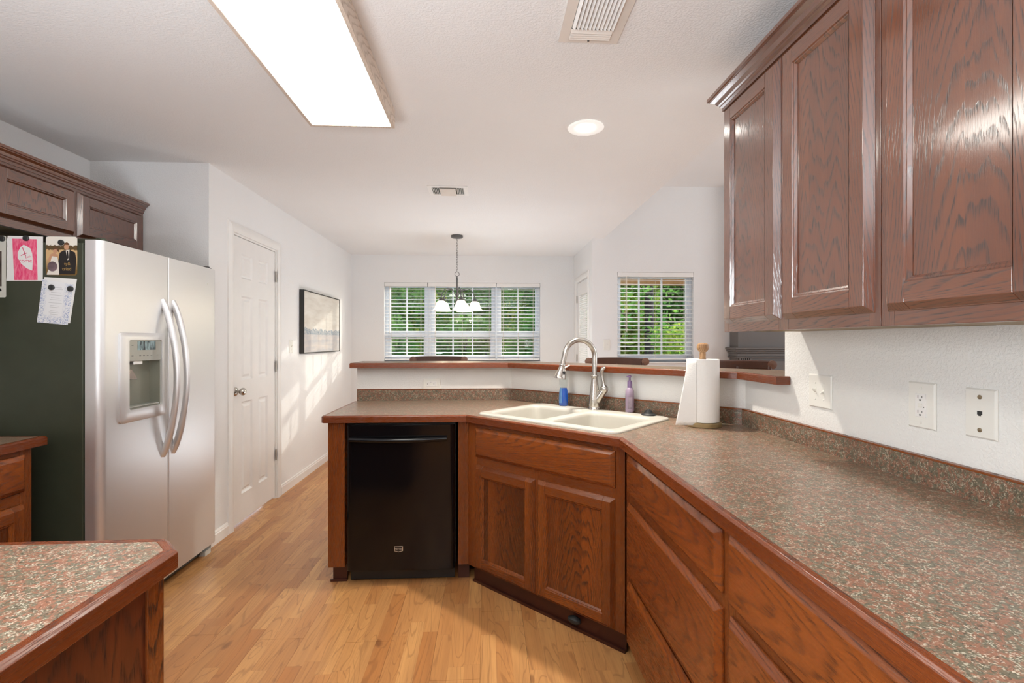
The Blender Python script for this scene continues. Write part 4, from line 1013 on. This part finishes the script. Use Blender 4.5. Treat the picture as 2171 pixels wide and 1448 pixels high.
SKIN = simple('print_skin', (0.55, 0.30, 0.18), 0.4); SUIT = simple('print_black', (0.012, 0.010, 0.010), 0.35); DRESS = simple('print_dress', (0.75, 0.70, 0.62), 0.4); HAIR = simple('print_hair', (0.14, 0.06, 0.025), 0.4); FLW = simple('print_flowers', (0.26, 0.18, 0.20), 0.5, noise=0.8); GOLD = simple('print_gold', (0.38, 0.24, 0.08), 0.4)
def circ(cx, cz, rx, rz, n=18): return [(cx + rx * math.cos(2 * PI * i / n), cz + rz * math.sin(2 * PI * i / n)) for i in range(n)]
obj('groom_print', flat([(0.055, 0.004), (0.052, 0.06), (0.058, 0.098), (0.072, 0.108), (0.098, 0.112), (0.122, 0.100), (0.128, 0.07), (0.122, 0.004)], -0.0008, -0.0005), SUIT, wc, fixn=True)
obj('shirt_print', flat([(0.083, 0.109), (0.099, 0.112), (0.096, 0.070), (0.091, 0.066)], -0.0010, -0.0007), DRESS, wc, fixn=True)
obj('tie_print', flat([(0.088, 0.106), (0.093, 0.107), (0.096, 0.078), (0.092, 0.070), (0.088, 0.078)], -0.0012, -0.0009), SUIT, wc, fixn=True)
obj('face_print', flat(circ(0.086, 0.124, 0.010, 0.013), -0.0010, -0.0007), SKIN, wc, fixn=True)
obj('hair_print', flat([(0.075, 0.130), (0.078, 0.141), (0.088, 0.145), (0.098, 0.139), (0.099, 0.126), (0.094, 0.133), (0.080, 0.134)], -0.0012, -0.0009), HAIR, wc, fixn=True)
obj('bride_print', flat([(0.004, 0.002), (0.020, 0.060), (0.026, 0.083), (0.048, 0.080), (0.054, 0.050), (0.056, 0.002)], -0.0011, -0.0007), DRESS, wc, fixn=True)
obj('arm_print', flat([(0.008, 0.060), (0.018, 0.090), (0.034, 0.098), (0.050, 0.090), (0.052, 0.080), (0.026, 0.083), (0.018, 0.062)], -0.0012, -0.0007), SKIN, wc, fixn=True)
obj('face_print', flat(circ(0.039, 0.107, 0.009, 0.012), -0.0013, -0.0007), SKIN, wc, fixn=True)
obj('hair_print', flat([(0.030, 0.110), (0.034, 0.120), (0.046, 0.121), (0.056, 0.112), (0.056, 0.100), (0.050, 0.104), (0.044, 0.115)], -0.0014, -0.0009), HAIR, wc, fixn=True)
obj('bouquet_print', flat(circ(0.028, 0.038, 0.021, 0.022), -0.0015, -0.0011), FLW, wc, fixn=True)
text('ty&', 0.019, GOLD, wc, (0.090, -0.0014, 0.050), (PI / 2, 0, 0), 'lettering', 0.0002); text('tried', 0.020, GOLD, wc, (0.088, -0.0014, 0.027), (PI / 2, 0, 0), 'lettering', 0.0002)
BLUP = NT('pale_blue_floral'); tcd = BLUP.n('ShaderNodeTexCoord'); spd = BLUP.n('ShaderNodeSeparateXYZ'); BLUP.l(tcd.outputs['Object'], spd.inputs[0])
nzd = BLUP.noise(tcd.outputs['Object'], 170, 3, 0.6, 1.5)
ex = BLUP.math('ABSOLUTE', BLUP.math('SUBTRACT', spd.outputs[0], 0.064)); ez = BLUP.math('ABSOLUTE', BLUP.math('SUBTRACT', spd.outputs[2], 0.100))
rim = BLUP.math('MAXIMUM', BLUP.mapr(ex, 0.034, 0.046), BLUP.mapr(BLUP.math('SUBTRACT', 0.1, spd.outputs[2]), 0.060, 0.085))
c = BLUP.mix(BLUP.math('MULTIPLY', rim, BLUP.mapr(nzd, 0.50, 0.58)), (0.76, 0.77, 0.78), (0.26, 0.33, 0.52)); BLUP.set(Base_Color=c, Roughness=0.6)
iv = thing('invitation', 'white invitation with pale blue flower border, below the photo card', 'card', (-1.958, SY, 1.394))
obj('rear_sheet', flat([(-0.001, 0.008), (0.030, 0.198), (0.166, 0.190), (0.137, -0.004)], -0.0006, 0.0), PAPER, iv, fixn=True)
cd = obj('sheet', flat([(0, 0), (0.128, 0), (0.136, 0.178), (0.006, 0.190)], -0.0012, -0.0005), BLUP.m, iv, fixn=True); cd.rotation_euler = (0, 0.09, 0)
GRT = simple('grey_print', (0.45, 0.45, 0.46), 0.7); tl = MB()
for i, (a, b, z) in enumerate(((0.045, 0.090, 0.158), (0.042, 0.094, 0.151), (0.046, 0.088, 0.136), (0.040, 0.095, 0.124), (0.048, 0.085, 0.112), (0.044, 0.092, 0.104), (0.040, 0.096, 0.090), (0.048, 0.086, 0.078), (0.046, 0.088, 0.071), (0.050, 0.082, 0.055), (0.044, 0.090, 0.048), (0.050, 0.084, 0.040))): tl.box(a, b, -0.0014, -0.0010, z, z + 0.0014)
obj('text_lines', tl, GRT, cd)
ps = thing('photo_strip', 'cream card with a dark photo, cut by the left photo edge', 'card', (-2.185, SY, 1.502))
obj('card', flat(rrect(0, 0, 0.098, 0.268, 0.006, 3), -0.0006, 0.0), simple('cream_card', (0.60, 0.59, 0.52), 0.7), ps, fixn=True)
obj('photo', flat([(0.004, 0.050), (0.080, 0.048), (0.080, 0.200), (0.004, 0.202)], -0.0009, -0.0005), simple('faded_print', (0.16, 0.12, 0.10), 0.5, noise=0.6), ps, fixn=True)
obj('small_emblem', flat([(0.068, 0.028), (0.078, 0.026), (0.080, 0.032), (0.074, 0.040), (0.070, 0.034)], -0.0009, -0.0005), SUIT, ps, fixn=True)
def magnet(x, z, label, yo=0.0012):
    tag(obj('magnet', MB().lathe([(0.0115, 0), (0.012, 0.002), (0.012, 0.006), (0.010, 0.008), (0.001, 0.0083)], 24, Matrix.Rotation(PI / 2, 4, 'X')), RUB, loc=(x, SY - yo, z), smooth=40), label, 'magnet', 'round black fridge magnets')
def side_x(u, v):  # pixel on the fridge side plane
    th_ = math.atan(54.5 / 1025); c_, s_ = math.cos(th_), math.sin(th_)
    a = (u - 1085.5) / 1025; b = -(v - 724.5) / 1025; rx = s_ + a * c_; ry = c_ - a * s_; t_ = (SY) / ry
    return rx * t_, 1.31 + b * t_
for (u, v), lb_, yo in (((6, 507), 'black magnet holding the card at the photo edge', 0.0008), ((57, 506), 'black magnet on top of the pink drawing', 0.0014), ((131, 515), 'black magnet on the sky of the wedding card', 0.0008), ((111, 610), 'black magnet on the left corner of the invitation', 0.0016), ((151, 613), 'black magnet on the right corner of the invitation', 0.0016)):
    x_, z_ = side_x(u, v); magnet(x_, z_, lb_, yo)

# ------------------------------------------------------------------ picture
pc = thing('framed_picture', 'pale abstract landscape canvas in a thin black frame on the left wall', 'picture', (XL + 0.0005, 4.64, 1.195), PI / 2)
PW, PH = 1.11, 0.605
obj('frame', MB().box(0, 0.008, -0.045, -0.002, 0, PH).box(PW - 0.008, PW, -0.045, -0.002, 0, PH).box(0.008, PW - 0.008, -0.045, -0.002, 0, 0.008).box(0.008, PW - 0.008, -0.045, -0.002, PH - 0.008, PH), simple('black_frame', (0.02, 0.018, 0.015), 0.45), pc)
A = NT('landscape_canvas'); tc_ = A.n('ShaderNodeTexCoord'); sp_ = A.n('ShaderNodeSeparateXYZ'); A.l(tc_.outputs['Object'], sp_.inputs[0])
nv = A.noise(A.vscale(tc_.outputs['Object'], (4, 1, 22)), 1.0, 5); n2_ = A.noise(A.vscale(tc_.outputs['Object'], (14, 1, 5)), 1.0, 4); n3_ = A.noise(A.vscale(tc_.outputs['Object'], (40, 1, 60)), 1.0, 3)
zf = A.math('DIVIDE', sp_.outputs[2], PH)
ridge = A.math('ADD', 0.30, A.math('MULTIPLY', n2_, 0.16)); ridge = A.math('ADD', ridge, A.math('MULTIPLY', A.math('ABSOLUTE', A.math('SUBTRACT', sp_.outputs[0], 0.60)), 0.035))
skyc = A.mix(A.mapr(nv, 0.35, 0.65), (0.60, 0.56, 0.50), (0.70, 0.68, 0.63)); lnd = A.mix(A.mapr(nv, 0.35, 0.65), (0.58, 0.53, 0.49), (0.42, 0.42, 0.44))
hill = A.mix(A.mapr(n3_, 0.4, 0.6), (0.22, 0.28, 0.34), (0.46, 0.46, 0.46))
c = A.mix(A.mapr(A.math('SUBTRACT', zf, ridge), -0.005, 0.008), A.mix(A.mapr(zf, 0.315, 0.295), hill, lnd), skyc)
A.set(Base_Color=c, Roughness=0.6)
obj('canvas', MB().box(0.010, PW - 0.010, -0.041, -0.006, 0.010, PH - 0.010), A.m, pc)

# ------------------------------------------------------------------ ceiling fixtures
def emis(name, col, s):
    t = NT(name); t.set(Base_Color=(0.8, 0.8, 0.78), Roughness=0.4, Emission_Color=col); t.p.inputs['Emission Strength'].default_value = s; return t.m
fl = thing('fluorescent_fixture', 'long rectangular fluorescent ceiling light with a whitewashed wood frame', 'ceiling light', (-0.850, 1.100, 2.350))
LW_, LL = 0.405, 1.288
obj('frame', MB().box(0, 0.016, 0, LL, 0, 0.0895).box(LW_ - 0.016, LW_, 0, LL, 0, 0.0895).box(0.016, LW_ - 0.016, 0, 0.016, 0, 0.0895).box(0.016, LW_ - 0.016, LL - 0.016, LL, 0, 0.0895), WFRAME, fl, bevel=0.002)
obj('diffuser', MB().box(0.016, LW_ - 0.016, 0.016, LL - 0.016, 0.004, 0.010), emis('lit_diffuser', (1.0, 0.99, 0.91), 10.5), fl)
dl = thing('recessed_downlight', 'round white recessed downlight in the ceiling above the sink', 'ceiling light', (0.524, 2.528, H))
obj('trim_ring', MB().lathe([(0.093, -0.001), (0.095, -0.004), (0.090, -0.007), (0.060, -0.004), (0.052, -0.002)], 48, cap=False), emis('glowing_trim', (1.0, 0.96, 0.90), 0.35), dl, smooth=50)  # ring emission imitates the lamp's glow on the trim
obj('lamp_face', MB().lathe([(0.053, -0.003), (0.040, -0.006), (0.001, -0.007)], 40, cap=False), emis('lit_lamp', (1.0, 0.97, 0.9), 12), dl, smooth=60)
lp = bpy.data.lights.new('downlight_lamp', 'AREA'); lp.shape = 'DISK'; lp.size = 0.10; lp.energy = 19; lp.color = (1, 0.93, 0.82); lp.spread = math.radians(125)
lo_ = bpy.data.objects.new('downlight_lamp', lp); COL.objects.link(lo_); lo_.location = (0.524, 2.528, H - 0.0085)
# vents
VW = simple('vent_paint', (0.72, 0.66, 0.60), 0.5); VWH = simple('vent_white', (0.85, 0.84, 0.82), 0.4); DUCT = simple('duct_dark', (0.05, 0.055, 0.04), 0.8)
v1 = thing('ceiling_vent', 'large louvred ceiling vent near the top edge of the photo', 'vent', (0.270, 1.490, H))
m = MB(); m.prism([(0, 0), (0.222, 0), (0.222, 0.314), (0, 0.314)], -0.005, -0.0005, [[(0.036, 0.03), (0.186, 0.03), (0.186, 0.284), (0.036, 0.284)]]); obj('flange', m, VW, v1)
obj('duct', MB().box(0.036, 0.186, 0.03, 0.284, -0.0014, -0.0006), DUCT, v1)
for i in range(11):
    x = 0.038 + i * 0.0138
    obj('louvre', MB().hexa([(x, 0.05, -0.002), (x + 0.0105, 0.05, -0.012), (x + 0.0105, 0.232, -0.012), (x, 0.232, -0.002), (x, 0.05, -0.0033), (x + 0.0105, 0.05, -0.0135), (x + 0.0105, 0.232, -0.0135), (x, 0.232, -0.0033)]), VWH, v1, fixn=True)
for i in range(4):
    y = 0.238 + i * 0.012
    obj('louvre', MB().hexa([(0.036, y, -0.003), (0.186, y, -0.003), (0.186, y + 0.012, -0.011), (0.036, y + 0.012, -0.011), (0.036, y, -0.0045), (0.186, y, -0.0045), (0.186, y + 0.012, -0.0125), (0.036, y + 0.012, -0.0125)]), VW, v1, fixn=True)
obj('screw', MB().lathe([(0.004, -0.008), (0.004, -0.004)], 12, Matrix.Translation((0.111, 0.300, 0))), IRON, v1)
v2 = thing('ceiling_vent', 'small ceiling vent between the long light and the chandelier', 'vent', (-0.430, 3.530, H))
m = MB(); m.prism([(0, 0), (0.292, 0), (0.292, 0.215), (0, 0.215)], -0.006, -0.0005, [[(0.030, 0.03), (0.262, 0.03), (0.262, 0.185), (0.030, 0.185)]]); obj('flange', m, VWH, v2)
obj('duct', MB().box(0.030, 0.262, 0.03, 0.185, -0.0014, -0.0006), DUCT, v2)
obj('centre_plate', MB().box(0.088, 0.204, 0.03, 0.185, -0.018, -0.010), VW, v2)
for s_, xs in ((1, 0.034), (-1, 0.210)):
    for i in range(5):
        x = xs + i * 0.0115
        obj('louvre', MB().hexa([(x, 0.03, -0.003), (x + 0.009, 0.03, -0.013), (x + 0.009, 0.185, -0.013), (x, 0.185, -0.003), (x, 0.03, -0.004), (x + 0.009, 0.03, -0.0145), (x + 0.009, 0.185, -0.0145), (x, 0.185, -0.004)]), VWH, v2, fixn=True)

# chandelier ---------------------------------------------------------------
CHX, CHY = -0.312, 5.183
ch = thing('chandelier', 'five-arm dark metal chandelier with lit bell glass shades over the dining nook', 'chandelier', (CHX, CHY, H))
obj('canopy', MB().lathe([(0.030, -0.030), (0.055, -0.026), (0.063, -0.020), (0.064, -0.001)], 32), IRON, ch, smooth=40)
m = MB(); nl = 19; z = -0.030
for i in range(nl):
    zc_ = z - 0.010 - i * 0.0185; pts = []
    for k in range(11):
        a = 2 * PI * k / 10; q = (0.0065 * math.cos(a), 0, 0.0125 * math.sin(a)) if i % 2 else (0, 0.0065 * math.cos(a), 0.0125 * math.sin(a))
        pts.append((q[0], q[1], zc_ + q[2]))
    m.tube(pts, 0.0018, 6, cap=False)
o = obj('chain', m, IRON, ch, smooth=60)
zr_ = z - 0.010 - nl * 0.0185 - 0.012
m = MB(); m.tube([(0.024 * math.cos(2 * PI * k / 20), 0, zr_ - 0.008 + 0.024 * math.sin(2 * PI * k / 20)) for k in range(21)], 0.0028, 8, cap=False); obj('ring', m, IRON, ch, smooth=60)
z0c = zr_ - 0.032
obj('stem', MB().lathe([(0.001, -0.790), (0.008, -0.785), (0.012, -0.770), (0.016, -0.760), (0.010, -0.748), (0.010, -0.735), (0.020, -0.725), (0.020, -0.700), (0.009, -0.690), (0.0085, z0c - 0.04), (0.011, z0c - 0.032), (0.008, z0c - 0.020), (0.005, z0c)], 20), IRON, ch, smooth=40)
SHG = emis('lit_alabaster_glass', (1.0, 0.86, 0.64), 2.0)
for k, deg in enumerate((214, 286, 358, 70, 142)):
    a = math.radians(deg); dx, dy = math.cos(a), math.sin(a); ra = 0.190
    pts = []
    for i in range(15):
        u = i / 14; rr_ = 0.012 + ra * 0.93 * (0.5 - 0.5 * math.cos(PI * min(1, u * 1.08))) ; 
        an = PI * (1 - u); pts.append((dx * (0.5 * ra + 0.5 * (ra) * math.cos(an)), dy * (0.5 * ra + 0.5 * ra * math.cos(an)), -0.715 + 0.145 * math.sin(an) + (0.085 if u > 0.5 else 0.0) * (u - 0.5) * 2 * 0.3))
    obj('arm', MB().tube(pts, 0.0048, 10), IRON, ch, smooth=60)
    M = Matrix.Translation((dx * ra, dy * ra, 0))
    obj('socket_cup', MB().lathe([(0.024, -0.704), (0.026, -0.696), (0.018, -0.684), (0.008, -0.672), (0.006, -0.665)], 20, M), IRON, ch, smooth=40)
    obj('glass_shade', MB().lathe([(0.087, -0.800), (0.082, -0.796), (0.066, -0.778), (0.056, -0.750), (0.050, -0.728), (0.040, -0.712), (0.024, -0.704), (0.020, -0.706), (0.036, -0.716), (0.047, -0.732), (0.053, -0.752), (0.063, -0.780), (0.079, -0.799)], 32, M, cap=False), SHG, ch, smooth=60)
    pl = bpy.data.lights.new('chandelier_bulb', 'POINT'); pl.energy = 2.2; pl.color = (1, 0.80, 0.55); pl.shadow_soft_size = 0.025
    po = bpy.data.objects.new('chandelier_bulb', pl); COL.objects.link(po); po.location = (CHX + dx * ra, CHY + dy * ra, H - 0.79)

# ------------------------------------------------------------------ bar stools
st = thing('bar_stool', 'dark wooden bar stool whose top rail shows above the bar, below the nook window', 'bar stool', (-0.386, 3.95, 0), 0, 'bar stools behind the raised bar')
def curve_rail(z0, z1, th_, w_=0.42, bow=0.035, seg=12):
    m = MB(); vs = []; fs = []
    for i in range(seg + 1):
        u = i / seg; x = (u - 0.5) * w_; y = bow * (1 - (2 * u - 1) ** 2); zz = 0.004 * (2 * u - 1) ** 2
        vs += [(x, y, z0 - zz), (x, y + th_, z0 - zz), (x, y + th_, z1 - zz), (x, y, z1 - zz)]
    for i in range(seg):
        b = i * 4
        for k in range(4): fs.append((b + k, b + (k + 1) % 4, b + 4 + (k + 1) % 4, b + 4 + k))
    fs.append((0, 1, 2, 3)); e_ = seg * 4; fs.append((e_, e_ + 3, e_ + 2, e_ + 1)); m.add(vs, fs); return m
obj('top_rail', curve_rail(1.136, 1.192, 0.022), WSTOOL, st, bevel=0.006, fixn=True)
for x in (-0.198, 0.198):
    o = obj('rail_end', MB().lathe([(0.001, -0.016), (0.022, -0.013), (0.027, -0.008), (0.027, 0.010), (0.001, 0.015)], 20, Matrix.Translation((x * 1.045, 0.008, 1.163)) @ Matrix.Rotation(PI / 2, 4, 'X')), wood('stool_end', 0, (0.20, 0.10, 0.065), (0.13, 0.06, 0.04), (0.10, 0.05, 0.03), 0.35, 0.2), st, smooth=40)
    obj('back_post', MB().tube([(x * 0.92, -0.02, 0.74), (x * 0.95, 0.0, 0.95), (x * 0.97, 0.012, 1.155)], 0.016, 12), WSTOOL, st, smooth=50)
for x in (-0.10, 0.0, 0.10): obj('spindle', MB().tube([(x, -0.02, 0.74), (x * 1.02, 0.038, 1.152)], 0.008, 10), WSTOOL, st, smooth=50)
obj('seat', MB().prism(rrect(-0.205, -0.40, 0.205, 0.0, 0.05), 0.705, 0.745), WSTOOL, st, bevel=0.008)
for sx in (-1, 1):
    for y in (-0.35, -0.04):
        obj('leg', MB().tube([(sx * 0.16, y, 0.706), (sx * 0.195, y + (-0.04 if y < -0.2 else 0.04), 0.0)], [0.020, 0.015], 12), WSTOOL, st, smooth=50)
    obj('stretcher', MB().tube([(sx * 0.183, -0.375, 0.25), (sx * 0.183, -0.015, 0.25)], 0.010, 10), WSTOOL, st, smooth=50)
for y, z_ in ((-0.374, 0.30), (-0.016, 0.30)): obj('stretcher', MB().tube([(-0.178, y, z_), (0.178, y, z_)], 0.010, 10), WSTOOL, st, smooth=50)
dup(st, (0.958, 3.50, 0), -0.10, 'dark wooden bar stool whose top rail shows above the bar, below the separate window')
dup(st, (1.585, 2.95, 0), -0.06, 'dark wooden bar stool with pale round rail end, beside the grey fireplace')

# ------------------------------------------------------------------ outside
gr = struct('ground', MB().box(-30, 45, 6.7, 60, -0.5, -0.4), GRND)
pr_ = thing('porch_roof', 'tan porch roof beam outside the top of the separate window', 'porch roof', (2.45, 5.45, 2.14))
TAN = simple('tan_soffit', (0.50, 0.32, 0.16), 0.7, noise=0.15); TAN2 = simple('cream_fascia', (0.62, 0.58, 0.46), 0.6)
obj('soffit', MB().box(-0.25, 4.0, 0.02, 3.0, 0.30, 0.34), TAN, pr_); obj('fascia', MB().box(-0.25, 4.0, 2.96, 3.02, 0.18, 0.36), TAN2, pr_)
obj('beam', MB().box(-0.25, 4.0, 2.7, 2.82, 0.14, 0.30), TAN, pr_)
rng = random.Random(3)
def leaves(m, c, rad, n, size):
    for _ in range(n):
        while True:
            p = Vector((rng.uniform(-1, 1), rng.uniform(-1, 1), rng.uniform(-1, 1)))
            if p.length < 1: break
        p = p * (0.55 + 0.45 * rng.random()) if rng.random() < 0.5 else p.normalized() * rng.uniform(0.7, 1)
        p = Vector((c[0] + p.x * rad[0], c[1] + p.y * rad[1], c[2] + p.z * rad[2]))
        a = Vector((rng.gauss(0, 1), rng.gauss(0, 1), rng.gauss(0, 0.6))).normalized(); b = a.cross(Vector((rng.gauss(0, 1), rng.gauss(0, 1), rng.gauss(0, 1)))).normalized()
        s = size * rng.uniform(0.6, 1.3)
        k = len(m.v); m.v += [tuple(p - a * s), tuple(p - b * s * 0.45), tuple(p + a * s), tuple(p + b * s * 0.45)]; m.f.append((k, k + 1, k + 2, k + 3))
def tree(x, y, h, r, n, size, label, group, tr=0.09, mat=LEAF, lowz=-0.3, cat='tree', name='tree'):
    t = thing(name, label, cat, (x, y, -0.4), 0, group)
    m = MB(); m.tube([(0, 0, 0), (0.05 * rng.uniform(-1, 1), 0, h * 0.4), (0.15 * rng.uniform(-1, 1), 0.1, h * 0.85)], [tr, tr * 0.8, tr * 0.35], 10)
    for i in range(5):
        a = rng.uniform(0, 2 * PI); z_ = h * rng.uniform(0.3, 0.75); m.tube([(0, 0, z_), (math.cos(a) * r * 0.4, math.sin(a) * r * 0.4, z_ + r * 0.4), (math.cos(a) * r * 0.8, math.sin(a) * r * 0.8, z_ + r * 0.7)], [tr * 0.35, tr * 0.2, tr * 0.1], 6)
    obj('trunk', m, BARK, t, smooth=60)
    lm = MB()
    nb = 7
    for i in range(nb):
        a = rng.uniform(0, 2 * PI); rr_ = r * rng.uniform(0.1, 0.6); z_ = h * (0.12 + 0.85 * (i + 0.5) / nb) + lowz * 0
        leaves(lm, (math.cos(a) * rr_, math.sin(a) * rr_, z_), (r * 0.75, r * 0.75, h / nb * 1.0), n // nb, size)
    o = obj('foliage', lm, mat, t); o['kind'] = 'stuff'
gg = 'woods outside the nook window'; g3 = 'woods outside the separate window'; gs = 'shrubs at the edge of the woods'
for x, y, h, r, n, mt, lb_, g_ in (
    (-3.8, 15, 7, 1.8, 8000, LEAF, 'leafy tree in the woods behind the left section of the nook window', gg),
    (-0.8, 17.5, 8, 2.0, 9000, LEAF, 'leafy tree in the woods behind the middle section of the nook window', gg),
    (1.9, 14.2, 7, 1.6, 8000, LEAF, 'leafy tree in the woods behind the right section of the nook window', gg),
    (-2.9, 23.5, 9, 2.6, 8000, LEAF2, 'yellow-green tree farther back, between left and middle sections of the nook window', gg),
    (2.2, 23.5, 9, 2.5, 8000, LEAF2, 'yellow-green tree farther back, between middle and right sections of the nook window', gg),
    (5.4, 19.5, 8, 1.7, 7000, LEAF2, 'yellow-green tree behind the left half of the separate window', g3),
    (8.0, 19.0, 8, 1.5, 7000, LEAF, 'green tree behind the right half of the separate window', g3),
    (8.6, 25, 9, 2.6, 8000, LEAF2, 'tall yellow-green tree farthest back in the separate window', g3)):
    tree(x, y, h, r, n, 0.125 if y < 18 else 0.19, lb_, g_, mat=mt)
hz = thing('treeline', 'dense dark green treeline closing the view behind the other trees', 'treeline', (1.5, 31, -0.4))
lm = MB()
for i in range(14): leaves(lm, (-12 + i * 2.1, 0.5 * (i % 2), 3.2), (1.7, 1.0, 3.6), 1500, 0.34)
o = obj('foliage', lm, LEAF, hz); o['kind'] = 'stuff'
m = MB()
for i in range(14): m.tube([(-12 + i * 2.1, 0, 0), (-12 + i * 2.1, 0, 5)], 0.12, 8)
o = obj('trunks', m, BARK, hz); o['kind'] = 'stuff'
for x, y, lb_ in ((-2.3, 11.5, 'leafy shrub below the left section of the nook window'), (-0.6, 12.2, 'leafy shrub below the middle section of the nook window'), (1.1, 11.8, 'leafy shrub below the right section of the nook window')):
    tree(x, y, 2.3, 0.8, 2600, 0.075, lb_, gs, tr=0.03, cat='shrub', name='shrub')
tree(4.80, 14.0, 9, 1.5, 1800, 0.10, 'dark-trunked tree seen through the middle of the separate window', None, tr=0.16)
tree(4.1, 9.2, 2.0, 0.75, 2600, 0.07, 'bright green shrub low in the separate window', None, tr=0.03, cat='shrub', name='shrub', mat=LEAF2)
